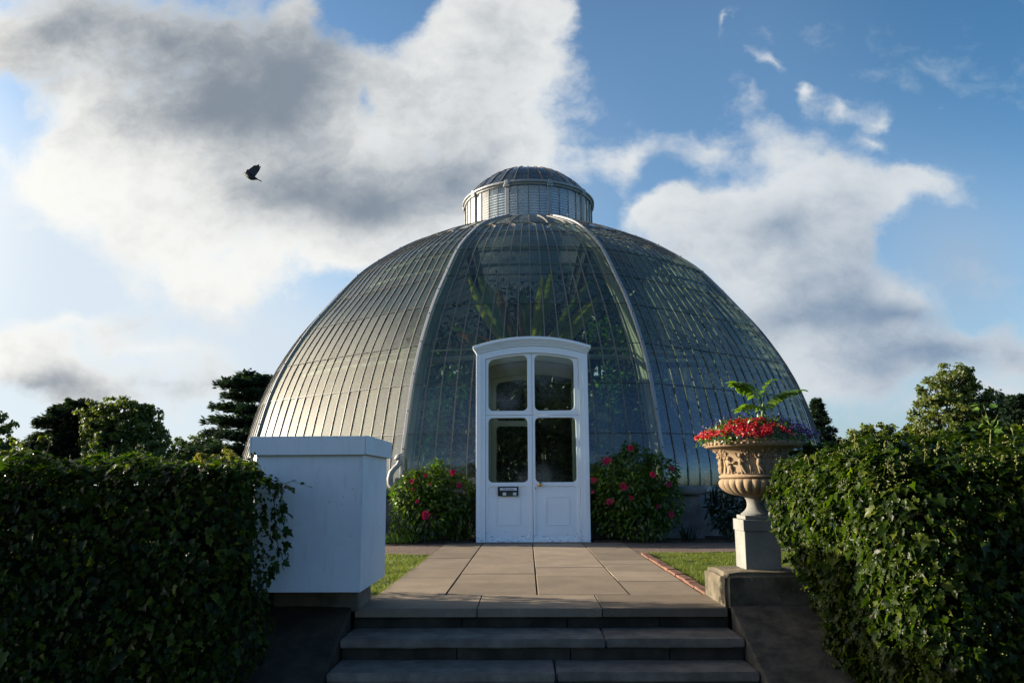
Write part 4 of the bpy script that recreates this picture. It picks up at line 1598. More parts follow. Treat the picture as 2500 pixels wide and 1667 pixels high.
# ------------------------------------------------------------------ ivy hedges
in_box = lambda S: (S[:, 0] > -2.16) & (S[:, 0] < -1.22) & (S[:, 1] > -6.96) & (S[:, 1] < -5.9)
def hedge(kind, box, rad, n, foot, label, excl, dens=None, mind=0.0):
    x0, x1, y0, y1, z0, z1 = box
    root = empty('ivy_hedge', ((x0 + x1) / 2, (y0 + y1) / 2, 0), label, 'hedge', 'ivy hedges flanking the steps')
    lo = np.array([x0 + rad, y0 + rad, z0 - 1.0])
    hi = np.array([x1 - rad, y1 - rad, z1 - rad])
    # sample the shell
    m = n * 3
    which = rng.random(m)
    P = np.stack([rng.uniform(x0, x1, m), rng.uniform(y0, y1, m), rng.uniform(z0, z1, m)], 1)
    ax, ay, az = (y1 - y0) * (z1 - z0), (x1 - x0) * (z1 - z0), (x1 - x0) * (y1 - y0)
    w = np.array([ax * kind[0], ax * kind[1], ay * kind[2], ay * kind[3], az * kind[4] * 1.5])
    w = w / w.sum()
    pick = rng.choice(5, size=m, p=w)
    P[pick == 0, 0] = x0
    P[pick == 1, 0] = x1
    P[pick == 2, 1] = y0
    P[pick == 3, 1] = y1
    P[pick == 4, 2] = z1
    inner = np.clip(P, lo, hi)
    N = P - inner
    ln = np.linalg.norm(N, axis=1, keepdims=True)
    N = N / np.maximum(ln, 1e-6)
    S = inner + N * rad
    front = np.clip(-N[:, 1] * 2 - 1, 0, 1)
    bump = (1 - 0.6 * front) * (nz(S, 1.6) * 0.17 + nz(S, 4.5, 9) * 0.07 + nz(S, 11.0, 5) * 0.035)
    depth = rng.gamma(1.3, 0.045, m)
    S = S + N * (bump - depth + 0.02)[:, None]
    # the foot of the end face draws back under the overhanging top
    sl = foot * np.clip((0.75 - S[:, 2]) / 1.2, 0, 1) ** 1.2
    S[:, 0] += sl * (np.clip(1 - (S[:, 0] - x0) / 1.2, 0, 1) if foot > 0 else np.clip(1 - (x1 - S[:, 0]) / 1.2, 0, 1))
    if foot > 0:
        S[:, 2] += np.clip(S[:, 2], 0, 1) * (0.055 * (S[:, 1] + 7.0) + 0.10 * np.clip(S[:, 0] - 2.7, 0, 1.5))
    keep = np.ones(m, bool)
    if dens is not None:
        keep &= rng.random(m) < dens(S)
    for f in excl:
        keep &= ~f(S)
    idx = np.nonzero(keep)[0][:n]
    S, N, depth = S[idx], N[idx], depth[idx]
    k = len(S)
    up = np.array([0, 0, 1.0])
    nrm = N * 0.75 + up * 0.35 + rng.normal(0, 0.42, (k, 3))
    tip = -up * 0.9 + N * 0.55 + rng.normal(0, 0.5, (k, 3))
    topish = N[:, 2] > 0.6
    tip[topish] = rng.normal(0, 1, (topish.sum(), 3))
    size = rng.gamma(5, 0.0060, k) + 0.011
    scatter('ivy_leaves', IVY, IVYF, S, nrm, tip, size, M['ivy'], root)
    # a few long stray runners with their own leaves
    cnd = np.nonzero((S[:, 2] > 0.2) & (rng.random(k) < 0.5))[0]
    rng.shuffle(cnd)
    rb = MB()
    LP, LN, LT = [], [], []
    for i in cnd[:46]:
        p = Vector(S[i])
        d = (Vector(N[i]) * 0.8 + Vector((rnd.uniform(-.6, .6), rnd.uniform(-.6, .6), rnd.uniform(-.7, .5)))).normalized()
        L = rnd.uniform(0.10, 0.24)
        q1 = p + d * L * 0.5 + Vector((0, 0, 0.01))
        q2 = p + d * L + Vector((0, 0, -0.25 * L))
        if in_box(np.array([q2]))[0]:
            continue
        rb.tube([p - d * 0.04, q1, q2], [0.0028, 0.0022, 0.0012], 4)
        for q in (q1, (q1 + q2) / 2, q2):
            LP.append(tuple(q))
            LN.append((rnd.uniform(-.5, .5), rnd.uniform(-.8, .1), 0.8))
            LT.append((d.x + rnd.uniform(-.6, .6), d.y, d.z - 0.5))
    each(rb, 'runner', M['ivy_stalk'], root)
    meta(scatter('runner_leaves', IVY, IVYF, LP, LN, LT, rng.uniform(0.03, 0.06, len(LP)), M['ivy'], root), kind='stuff')
    # solid near-black core, added to block light and stand in for inner shade
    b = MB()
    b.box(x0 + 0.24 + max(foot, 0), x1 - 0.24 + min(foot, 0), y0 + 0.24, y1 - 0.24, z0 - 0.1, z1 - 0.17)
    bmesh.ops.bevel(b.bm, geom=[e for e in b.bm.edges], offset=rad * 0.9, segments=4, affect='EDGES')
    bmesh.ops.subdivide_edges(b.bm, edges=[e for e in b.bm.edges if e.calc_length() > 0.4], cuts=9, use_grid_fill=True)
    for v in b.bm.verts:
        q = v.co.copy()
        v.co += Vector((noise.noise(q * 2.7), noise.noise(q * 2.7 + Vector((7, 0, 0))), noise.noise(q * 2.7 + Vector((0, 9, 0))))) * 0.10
    b.build('shade_core', M['core'], root, smooth=True)
    return root, S, N


def stalk_mesh(seed):
    r = random.Random(seed)
    b = MB()
    h = r.uniform(0.05, 0.12)
    b.tube([(0, 0, -0.03), (r.uniform(-.01, .01), 0, h * 0.5), (r.uniform(-.015, .015), r.uniform(-.01, .01), h)], [0.0022, 0.0018, 0.0014], 5)
    k = r.randint(3, 7)
    for i in range(k):
        z = h * (0.45 + 0.6 * i / k)
        a = r.uniform(0, 6.28)
        L = r.uniform(0.008, 0.022) if i < k - 1 else 0.0
        q = (L * math.cos(a), L * math.sin(a), z + L * 0.6)
        if L:
            b.tube([(0, 0, z - 0.004), q], 0.0011, 4)
        b.ball(q, r.uniform(0.0048, 0.008), 1)
    bmesh.ops.recalc_face_normals(b.bm, faces=b.bm.faces)
    me = bpy.data.meshes.new('flower_stalk')
    b.bm.to_mesh(me)
    b.bm.free()
    me.materials.append(M['ivy_stalk'])
    a = me.attributes.new('rand', 'FLOAT', 'FACE')
    a.data.foreach_set('value', np.full(len(me.polygons), r.random(), dtype=np.float32))
    return me


STALKS = [stalk_mesh(s) for s in range(7)]


def add_stalks(root, S, N, sel, n, scale=1.0):
    c = np.nonzero(sel(S, N))[0]
    rng.shuffle(c)
    off = Vector(rel(root))
    for i in c[:n]:
        o = bpy.data.objects.new('flower_stalk', STALKS[rnd.randrange(len(STALKS))])
        COL.objects.link(o)
        o.parent = root
        p = Vector(S[i]) + Vector(N[i]) * 0.01
        o.location = p + off
        d = (Vector((0, 0, 1)) + Vector(N[i]) * 0.35 + Vector((rnd.uniform(-.25, .25), rnd.uniform(-.25, .25), 0))).normalized()
        o.rotation_euler = d.to_track_quat('Z', 'Y').to_euler()
        s = rnd.uniform(0.6, 1.25) * scale
        o.scale = (s, s, s)


# left hedge
under_slab = lambda S: (np.abs(S[:, 0]) < 2.35) & (S[:, 2] < 0.04 - 0.44 * np.clip(-6.36 - S[:, 1], 0, 1.4))
H1, S1, N1 = hedge((0.0, 1.0, 1.25, 0.4, 1.6), (-6.2, -1.86, -7.55, -5.35, -0.6, 1.11), 0.24, 40000, -0.15,
                   'long dark ivy hedge at the left, its leafy top in sun beside the white box', [in_box, under_slab])
add_stalks(H1, S1, N1, lambda S, N: (N[:, 2] > 0.5) & (S[:, 0] > -4.6), 95)
# right hedge
near_ped = lambda S: (S[:, 0] < 2.02) & (S[:, 1] > -6.36) & (S[:, 2] < 1.0)
near_urn = lambda S: (np.hypot(S[:, 0] - 1.79, S[:, 1] + 6.08) < 0.47)
H2, S2, N2 = hedge((2.2, 0.0, 1.1, 0.3, 1.5), (1.80, 5.2, -8.35, -5.75, -0.6, 1.15), 0.26, 56000, 0.38,
                   'tall ivy hedge right of the steps, its end face sunlit beside the urn', [near_ped, near_urn, under_slab])
add_stalks(H2, S2, N2, lambda S, N: (N[:, 2] > 0.45) & (S[:, 0] < 4.0), 95)
# small pale buds all over the sunlit end of the right hedge
sel = np.nonzero((rng.random(len(S2)) < 0.05) & (S2[:, 0] < 2.6))[0]
BUD = [(0, 0, 0.5), (0.5, 0, 0), (0, 0.5, 0), (-0.5, 0, 0), (0, -0.5, 0), (0, 0, -0.5)]
BUDF = [(0, 1, 2), (0, 2, 3), (0, 3, 4), (0, 4, 1), (5, 2, 1), (5, 3, 2), (5, 4, 3), (5, 1, 4)]
bp = np.repeat(S2[sel], 3, axis=0) + np.repeat(N2[sel], 3, axis=0) * 0.035 + rng.normal(0, 0.014, (len(sel) * 3, 3))
meta(scatter('flower_buds', BUD, BUDF, bp, unit(len(bp)), unit(len(bp)), 0.011, M['ivy_stalk'], H2, smooth=True), kind='stuff')

# the two tall shoots with big leaves above the right hedge
for px, py_, h in ((2.62, -7.9, 0.30), (2.98, -7.9, 0.34)):
    b = MB()
    pts = [(px, py_, 1.12), (px + 0.02, py_, 1.12 + h * 0.5), (px - 0.01, py_, 1.12 + h)]
    b.tube(pts, [0.006, 0.004, 0.002], 5)
    b.tube([pts[1], (px + 0.07, py_, 1.12 + h * 0.8)], [0.003, 0.002], 5)
    b.tube([pts[1], (px - 0.07, py_, 1.12 + h * 0.75)], [0.003, 0.002], 5)
    sh = b.build('ivy_shoot', M['ivy_stalk'], H2)
    q = []
    for i in range(14):
        u = rnd.random()
        q.append((px + rnd.uniform(-0.09, 0.09), py_ + rnd.uniform(-0.05, 0.05), 1.12 + h * (0.45 + 0.6 * u)))
    scatter('ivy_leaves', IVY, IVYF, q, unit(14) + np.array([0, -0.3, 1.0]), unit(14), rng.uniform(0.03, 0.06, 14), M['frond'], sh)


# ------------------------------------------------------------------ flowering shrubs by the door
def flower_mesh(seed, r=0.05, pet=7, mat='crimson'):
    rr = random.Random(seed)
    V, F = [], []
    for layer in range(2):
        for k in range(pet):
            a = 2 * math.pi * (k + 0.5 * layer) / pet + rr.uniform(-.2, .2)
            ca, sa = math.cos(a), math.sin(a)
            R = r * (1.0 - 0.35 * layer) * rr.uniform(0.85, 1.1)
            w = R * 0.42
            base = len(V)
            dz = 0.35 * R + layer * 0.3 * R
            for (u, v, z) in ((0.08, 0, 0), (0.6, -1, 0.5), (1.0, -0.55, 0.35), (1.02, 0.55, 0.30), (0.6, 1, 0.55)):
                V.append((ca * u * R - sa * v * w, sa * u * R + ca * v * w, z * dz + rr.uniform(-.1, .1) * R))
            F += [(base, base + 1, base + 2), (base, base + 2, base + 3), (base, base + 3, base + 4)]
    me = np_mesh('flower', V, F, attr=[rr.random() for _ in F])
    me.materials.append(M[mat])
    return me


FL = [flower_mesh(s) for s in range(4)]


def shrub(cx, cy, rx, ry, blobs, n, label, flowers, leafmat, size=(0.06, 0.11), stems=6, group=None, cat='shrub'):
    root = empty('flowering_shrub' if flowers else 'leafy_shrub', (cx, cy, 0.03), label, cat, group)
    P, N = [], []
    w = np.array([b_[3] * b_[4] for b_ in blobs])
    w = w / w.sum()
    for (bx_, by_, bz_, br, bh), wi in zip(blobs, w):
        k = int(n * wi)
        d = unit(k)
        rad = rng.uniform(0.55, 1.05, k) ** 0.6
        lump = 1 + 0.28 * nz(d * 1.0 + np.array([bx_, by_, bz_]), 2.3)
        q = np.stack([bx_ + d[:, 0] * br * rad * lump, by_ + d[:, 1] * br * 0.8 * rad * lump, bz_ + d[:, 2] * bh * rad * lump], 1)
        P.append(q)
        N.append(d)
    P, N = np.concatenate(P), np.concatenate(N)
    ok = (P[:, 2] > 0.03) & ~((np.abs(P[:, 0]) < 0.95) & (P[:, 1] > -0.06)) & (P[:, 1] < 0.62)
    P, N = P[ok], N[ok]
    k = len(P)
    tip = N * 0.8 + np.array([0, 0, -0.45]) + rng.normal(0, 0.4, (k, 3))
    nrm = N * 0.5 + np.array([0, 0, 0.7]) + rng.normal(0, 0.4, (k, 3))
    scatter('leaves', OVAL, OVALF, P, nrm, tip, rng.uniform(size[0], size[1], k), leafmat, root)
    for i in range(stems):
        b = MB()
        q = P[rnd.randrange(k)]
        b.tube([(cx + rnd.uniform(-.15, .15), cy + rnd.uniform(-.08, .08), 0.02), (cx * 0.5 + q[0] * 0.5 + rnd.uniform(-.05, .05), (cy + q[1]) / 2, q[2] * 0.5), tuple(q)], [0.012, 0.009, 0.004], 6)
        b.build('stem', M['bark'], root)
    for (fx, fy, fz, fs) in flowers:
        o = bpy.data.objects.new('flower', FL[rnd.randrange(4)])
        COL.objects.link(o)
        o.parent = root
        o.location = Vector((fx, fy, fz)) + Vector(rel(root))
        d = Vector((fx - cx, -1.0, rnd.uniform(-0.2, 0.5))).normalized()
        o.rotation_euler = d.to_track_quat('Z', 'Y').to_euler()
        o.scale = (fs * 0.82, fs * 0.82, fs * 0.82)
    return root


def fpx(px, py, y, s):
    k = 0.00683 * (12.3 + y) / 12.3
    return ((px - 1286.5) * k - 0.095, y, 0.976 + (1177 - py) * k, s)


shrub(-1.68, 0.10, 0.7, 0.5,
      [(-1.72, 0.10, 0.98, 0.30, 0.30), (-1.60, 0.12, 1.18, 0.14, 0.20), (-2.05, 0.08, 0.80, 0.30, 0.30), (-1.30, 0.20, 0.72, 0.32, 0.42), (-2.10, 0.02, 0.42, 0.24, 0.34),
       (-1.70, 0.06, 0.50, 0.42, 0.42), (-1.25, 0.22, 0.35, 0.30, 0.33), (-1.98, 0.05, 1.02, 0.20, 0.16)], 4300,
      'leafy shrub with a few crimson blooms, in sun at the left of the white doors',
      [fpx(1042, 1254, -0.33, 1.75), fpx(1041, 1159, -0.20, 0.8), fpx(1008, 1173, -0.22, 1.0), fpx(1052, 1180, -0.30, 0.5), fpx(1021, 1221, -0.30, 0.8),
       fpx(1107, 1152, -0.15, 1.2), fpx(1122, 1183, -0.10, 1.3), fpx(1009, 1192, -0.22, 0.6)], M['shrub'], group='flowering shrubs either side of the doors')
shrub(1.70, 0.08, 0.7, 0.5,
      [(1.68, 0.10, 1.28, 0.30, 0.32), (1.25, 0.10, 1.10, 0.26, 0.30), (2.10, 0.08, 1.10, 0.30, 0.30), (1.55, 0.05, 0.80, 0.52, 0.38), (2.15, 0.10, 0.62, 0.32, 0.42),
       (1.25, 0.15, 0.50, 0.30, 0.42), (1.75, 0.06, 0.38, 0.45, 0.38), (1.62, 0.08, 1.50, 0.12, 0.14), (2.02, 0.08, 1.36, 0.12, 0.12)], 5200,
      'taller shrub with many crimson blooms between the doors and the right stone pier',
      [fpx(1481, 1126, -0.30, 1.8), fpx(1539, 1096, -0.22, 1.3), fpx(1448, 1172, -0.25, 1.35), fpx(1520, 1188, -0.42, 1.5), fpx(1486, 1224, -0.42, 1.45), fpx(1590, 1160, -0.30, 1.2),
       fpx(1636, 1146, -0.18, 1.2), fpx(1628, 1184, -0.22, 1.3), fpx(1631, 1254, -0.25, 1.4), fpx(1536, 1215, -0.45, 0.9), fpx(1444, 1200, -0.15, 0.8), fpx(1600, 1235, -0.3, 0.9)],
      M['shrub'], group='flowering shrubs either side of the doors')
shrub(3.55, 0.25, 0.6, 0.4, [(3.30, 0.28, 0.52, 0.36, 0.30), (3.85, 0.30, 0.55, 0.42, 0.32), (3.45, 0.2, 0.25, 0.40, 0.25)], 1500,
      'low dark shrub behind the urn pedestal, right of the stone pier', [], M['shrub_dark'], (0.06, 0.13))
shrub(-3.6, 0.25, 0.6, 0.4, [(-3.35, 0.28, 0.52, 0.36, 0.30), (-3.9, 0.30, 0.55, 0.42, 0.32)], 900,
      'low dark shrub by the glass, hidden behind the white box', [], M['shrub_dark'], (0.06, 0.13))


# strappy tufts at the foot of shrubs
def tuft(name, cx, cy, z, n, L, mat, label=None, spread=0.12, parent=None, cat='plant'):
    V, F, A = [], [], []
    for i in range(n):
        a = rnd.uniform(0, 2 * math.pi)
        le = L * rnd.uniform(0.6, 1.2)
        w = 0.009 * rnd.uniform(0.7, 1.4) * (L / 0.3) ** 0.5
        lean = rnd.uniform(0.25, 1.0)
        ox, oy = cx + rnd.uniform(-spread, spread), cy + rnd.uniform(-spread, spread) * 0.6
        base = len(V)
        rv = rnd.random()
        for k in range(6):
            u = k / 5
            r = le * lean * u * (0.5 + 0.5 * u)
            zz = le * (u - 0.62 * lean * u * u)
            ww = w * (1 - u) ** 0.6
            V += [(ox + math.cos(a) * r - math.sin(a) * ww, oy + math.sin(a) * r + math.cos(a) * ww, z + max(zz, 0.004)),
                  (ox + math.cos(a) * r + math.sin(a) * ww, oy + math.sin(a) * r - math.cos(a) * ww, z + max(zz, 0.004))]
        for k in range(5):
            q = base + 2 * k
            F += [(q, q + 1, q + 3), (q, q + 3, q + 2)]
            A += [rv, rv]
    me = np_mesh(name, V, F, attr=A)
    o = link(name, me, mat, parent, rel(parent) if parent else (0, 0, 0))
    if parent is None:
        meta(o, label, cat)
    return o


tuft('grass_tuft', -2.15, -0.12, 0.02, 90, 0.30, M['frond'], 'tuft of pale strap leaves at the foot of the left flowering shrub', 0.28)
tuft('grass_tuft', 2.55, 0.05, 0.02, 40, 0.36, M['shrub_dark'], 'dark grassy tuft in front of the right stone pier', 0.12)
tuft('strap_plant', 3.15, 0.35, 0.60, 34, 0.50, M['shrub_dark'], 'dark arching strap leaves rising behind the urn bowl', 0.25)
tuft('spiky_plant', 8.4, 7.6, 1.45, 26, 0.8, M['shrub_dark'], 'small dark spiky plant poking above the right hedge near the dome edge', 0.25)
b = MB()
b.tube([(8.4, 7.6, -0.01), (8.42, 7.62, 0.8), (8.4, 7.6, 1.5)], [0.12, 0.09, 0.08], 8)
b.build('trunk', M['bark'], bpy.data.objects['spiky_plant'])

# ------------------------------------------------------------------ flowers in the urn
def mound(n, rr, z0, h, offx=0.0, ry=None):
    a = rng.uniform(0, 2 * np.pi, n)
    r = rr * np.sqrt(rng.uniform(0.02, 1.0, n))
    x = PX + offx + r * np.cos(a)
    y = PY + r * np.sin(a) * (ry or 1.0)
    lump = 1 + 0.35 * nz(np.stack([x * 1.0, y, y * 0], 1), 7.0)
    z = z0 + h * (1 - (r / rr) ** 2.4) * lump
    n_ = np.stack([np.cos(a) * (r / rr) ** 1.5, np.sin(a) * (r / rr) ** 1.5, np.full(n, 0.55)], 1)
    return np.stack([x, y, z], 1), n_


root = empty('red_bedding_plant', (PX, PY, 1.29), 'mass of small scarlet flowers spilling over the left and front of the stone urn', 'bedding plant')
P, N = mound(1500, 0.43, 1.30, 0.17)
P += rng.normal(0, 0.015, P.shape)
scatter('leaves', OVAL, OVALF, P, N + rng.normal(0, 0.5, N.shape), N + rng.normal(0, 0.6, N.shape), rng.uniform(0.03, 0.055, len(P)), M['shrub'], root)
SC = [flower_mesh(20 + s, 0.02, 4, 'scarlet') for s in range(4)]
P, N = mound(3000, 0.44, 1.335, 0.14)
ok = (P[:, 1] < PY + 0.05) & ((P[:, 0] < PX + 0.16) | (rng.random(len(P)) < 0.08))
lum = nz(P, 9.0, 4.0)
ok &= lum > -0.02
P, N = P[ok], N[ok]
nn = 0
for i in range(len(P)):
    if nn >= 98:
        break
    o = bpy.data.objects.new('scarlet_flower', SC[i % 4])
    COL.objects.link(o)
    o.parent = root
    p = Vector(P[i]) + Vector(N[i]).normalized() * 0.035
    p.z -= 0.02
    o.location = p + Vector(rel(root))
    d = (Vector(N[i]) + Vector((rnd.uniform(-.5, .5), rnd.uniform(-.6, .1), rnd.uniform(-1.1, .1)))).normalized()
    o.rotation_euler = d.to_track_quat('Z', 'Y').to_euler()
    s = rnd.uniform(0.65, 1.15)
    o.scale = (s, s, s * 1.3)
    nn += 1
PET = [(0, 0, 0), (0.28, 0.45, 0.1), (0.22, 0.85, 0), (0, 1.0, -0.1), (-0.22, 0.85, 0), (-0.28, 0.45, 0.1)]
PETF = [(0, 1, 5), (5, 1, 2), (5, 2, 4), (4, 2, 3)]
q = P[98:98 + 420]
qn = N[98:98 + 420]
qq = np.repeat(q, 4, axis=0) + rng.normal(0, 0.006, (len(q) * 4, 3)) + np.repeat(qn, 4, axis=0) * 0.03 - np.array([0, 0, 0.02])
meta(scatter('scarlet_petals', PET, PETF, qq, unit(len(qq)), unit(len(qq)) + np.array([0, -0.4, -0.7]), rng.uniform(0.014, 0.028, len(qq)), M['scarlet'], root), kind='stuff')

root = empty('violet_bedding_plant', (PX, PY, 1.29), 'small violet flowers trailing over the right side and back of the stone urn', 'bedding plant')
P1, Na = mound(900, 0.31, 1.32, 0.13, 0.19)
P2, Nb = mound(500, 0.44, 1.34, 0.17)
P3, Nc = mound(300, 0.40, 1.30, 0.05, -0.02)
P2k = (P2[:, 1] > PY + 0.05)
P = np.concatenate([P1, P2[P2k], P3[P3[:, 1] < PY - 0.22]])
N = np.concatenate([Na, Nb[P2k], Nc[P3[:, 1] < PY - 0.22]])
P = P + rng.normal(0, 0.014, P.shape)
scatter('leaves', OVAL, OVALF, P, N + rng.normal(0, 0.5, N.shape), N + rng.normal(0, 0.6, N.shape), rng.uniform(0.02, 0.035, len(P)), M['shrub_dark'], root)
Pv = np.repeat(P, 2, axis=0) + rng.normal(0, 0.012, (len(P) * 2, 3)) + np.repeat(N, 2, axis=0) * 0.03
meta(scatter('violet_petals', PET, PETF, Pv, unit(len(Pv)), unit(len(Pv)), rng.uniform(0.010, 0.018, len(Pv)), M['violet'], root), kind='stuff')

# arching frond plant in the middle of the urn
root = empty('frond_plant', (PX + 0.08, PY, 1.30), 'bright green plant with toothed arching leaves in the centre of the urn', 'plant')


def frond(p0, p1, p2, n=9, L=0.085):
    p0, p1, p2 = Vector(p0), Vector(p1), Vector(p2)
    pts = [(1 - u) ** 2 * p0 + 2 * u * (1 - u) * p1 + u * u * p2 for u in [i_ / 11.0 for i_ in range(12)]]
    b = MB()
    b.tube(pts, [0.006 - 0.0004 * i for i in range(12)], 6)
    st = b.build('leaf_stalk', M['frond'], root)
    V, N_, T, S_ = [], [], [], []
    for i in range(n):
        u = 0.30 + 0.70 * i / (n - 1)
        k = u * 11
        p = pts[int(k)].lerp(pts[min(int(k) + 1, 11)], k - int(k))
        d = (pts[min(int(k) + 1, 11)] - pts[max(int(k) - 1, 0)]).normalized()
        side = d.cross(Vector((0, 0, 1))).normalized()
        for s in (-1, 1):
            V.append(p)
            T.append(d * 0.5 + side * s + Vector((0, 0, -0.35)))
            N_.append(Vector((0, 0, 1)) + side * s * 0.35 + d * rnd.uniform(-.2, .2))
            S_.append(L * (1.15 - 0.45 * abs(u - 0.55) * 2) * rnd.uniform(0.85, 1.1))
    V.append(pts[-1])
    T.append(pts[-1] - pts[-3])
    N_.append(Vector((0, 0, 1)))
    S_.append(L)
    wide = [(x * 1.9, y, z) for x, y, z in OVAL]
    scatter('leaflets', wide, OVALF, [tuple(v) for v in V], [tuple(v) for v in N_], [tuple(v) for v in T], S_, M['frond'], st)


c0 = (PX + 0.09, PY, 1.42)
b = MB()
b.tube([(PX + 0.08, PY, 1.29), (PX + 0.09, PY, 1.45), (PX + 0.11, PY, 1.62)], [0.016, 0.013, 0.009], 8)
b.build('stem', M['frond'], root, smooth=True)
frond((PX + 0.10, PY, 1.55), (PX + 0.02, PY - 0.03, 1.84), (PX - 0.13, PY - 0.08, 1.79), 12, 0.11)
frond((PX + 0.10, PY, 1.53), (PX + 0.18, PY - 0.05, 1.74), (PX + 0.36, PY - 0.06, 1.72), 12, 0.11)
frond((PX + 0.09, PY, 1.48), (PX + 0.02, PY - 0.12, 1.68), (PX - 0.13, PY - 0.18, 1.55), 11, 0.105)
frond((PX + 0.11, PY, 1.60), (PX + 0.12, PY + 0.02, 1.78), (PX + 0.20, PY + 0.05, 1.83), 5, 0.07)
frond((PX + 0.09, PY, 1.50), (PX + 0.14, PY + 0.15, 1.68), (PX + 0.24, PY + 0.28, 1.62), 8, 0.085)

# ------------------------------------------------------------------ plants inside the glasshouse
def indoor(cx, cy, r, z0, z1, n, mat, label, size=(0.10, 0.24), cat='indoor plant', group='plants inside the glasshouse'):
    root = empty('indoor_plant', (cx, cy, 0.0), label, cat, group)
    k = max(4, int((z1 - z0) * 3))
    cl = [(cx + rnd.uniform(-r, r) * 0.7, cy + rnd.uniform(-r, r) * 0.7, rnd.uniform(z0, z1), rnd.uniform(0.3, 0.55) * r) for _ in range(k * 3)]
    P = []
    for (x, y, z, q) in cl:
        m = n // len(cl)
        P.append(np.array([x, y, z]) + rng.normal(0, q * 0.55, (m, 3)))
    P = np.concatenate(P)
    P = P[P[:, 2] > 0.1]
    rr = np.hypot(P[:, 0], np.minimum(P[:, 1] - YC, 0))
    lim = np.interp(P[:, 2], PROFZ, PROFR) * 0.93 - 0.18
    P = P[(rr < lim) & ~((np.abs(P[:, 0]) < 1.0) & (P[:, 1] < 1.9) & (P[:, 2] < 3.6))]
    m = len(P)
    scatter('leaves', OVAL, OVALF, P, np.array([0, -0.3, 0.8]) + rng.normal(0, 0.5, (m, 3)), np.array([0, -0.4, -0.5]) + rng.normal(0, 0.8, (m, 3)),
            rng.uniform(size[0], size[1], m), mat, root)
    b = MB()
    b.tube([(cx, cy, 0.0), (cx + 0.1, cy, z1 * 0.45), (cx, cy + 0.1, z1 * 0.85)], [0.09, 0.07, 0.04], 7)
    b.build('trunk', M['bark'], root)
    return root


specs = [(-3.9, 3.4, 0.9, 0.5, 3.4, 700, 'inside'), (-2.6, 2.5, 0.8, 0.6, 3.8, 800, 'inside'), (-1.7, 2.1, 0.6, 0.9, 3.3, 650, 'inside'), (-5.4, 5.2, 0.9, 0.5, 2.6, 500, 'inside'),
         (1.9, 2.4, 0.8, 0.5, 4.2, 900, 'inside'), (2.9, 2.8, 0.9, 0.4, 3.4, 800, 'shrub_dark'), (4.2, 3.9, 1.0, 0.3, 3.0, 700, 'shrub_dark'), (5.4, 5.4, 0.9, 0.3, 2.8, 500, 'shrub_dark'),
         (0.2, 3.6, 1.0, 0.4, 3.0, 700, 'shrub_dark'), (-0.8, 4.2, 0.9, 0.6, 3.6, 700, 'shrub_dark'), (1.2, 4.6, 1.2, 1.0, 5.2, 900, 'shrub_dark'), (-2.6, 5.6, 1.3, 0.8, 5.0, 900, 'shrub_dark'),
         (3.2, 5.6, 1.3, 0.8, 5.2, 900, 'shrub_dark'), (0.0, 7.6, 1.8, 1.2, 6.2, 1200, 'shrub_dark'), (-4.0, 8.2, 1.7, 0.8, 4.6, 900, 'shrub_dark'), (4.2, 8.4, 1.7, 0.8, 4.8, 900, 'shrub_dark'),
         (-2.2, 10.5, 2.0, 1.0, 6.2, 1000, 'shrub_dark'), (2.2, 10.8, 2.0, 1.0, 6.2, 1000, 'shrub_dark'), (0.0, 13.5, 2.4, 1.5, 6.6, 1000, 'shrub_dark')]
words = {'inside': 'bright green leafy plant behind the glass', 'shrub_dark': 'dark leafy plant deep inside the glasshouse'}
place = ['behind the left bay, second from the left rib', 'against the left rib of the middle bay', 'just left of the white doors', 'at the far left of the left bay, above the white box',
         'just right of the white doors', 'beside the foot of the right rib', 'in the middle of the right bay', 'at the far right bay behind the urn fronds',
         'straight behind the doors', 'behind the left door pane', 'tall, right of centre above the doors', 'tall, behind the left rib', 'tall, behind the right rib', 'tallest, at the centre of the dome',
         'low at the back left', 'low at the back right', 'tall at the back left of the wing', 'tall at the back right of the wing', 'at the very back of the wing']
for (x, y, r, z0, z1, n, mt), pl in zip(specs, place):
    indoor(x, y, r, z0, z1, int(n * 2.0), M[mt], words[mt].replace(' behind the glass', '') + ' ' + pl, size=(0.08, 0.20) if mt == 'inside' else (0.10, 0.24))

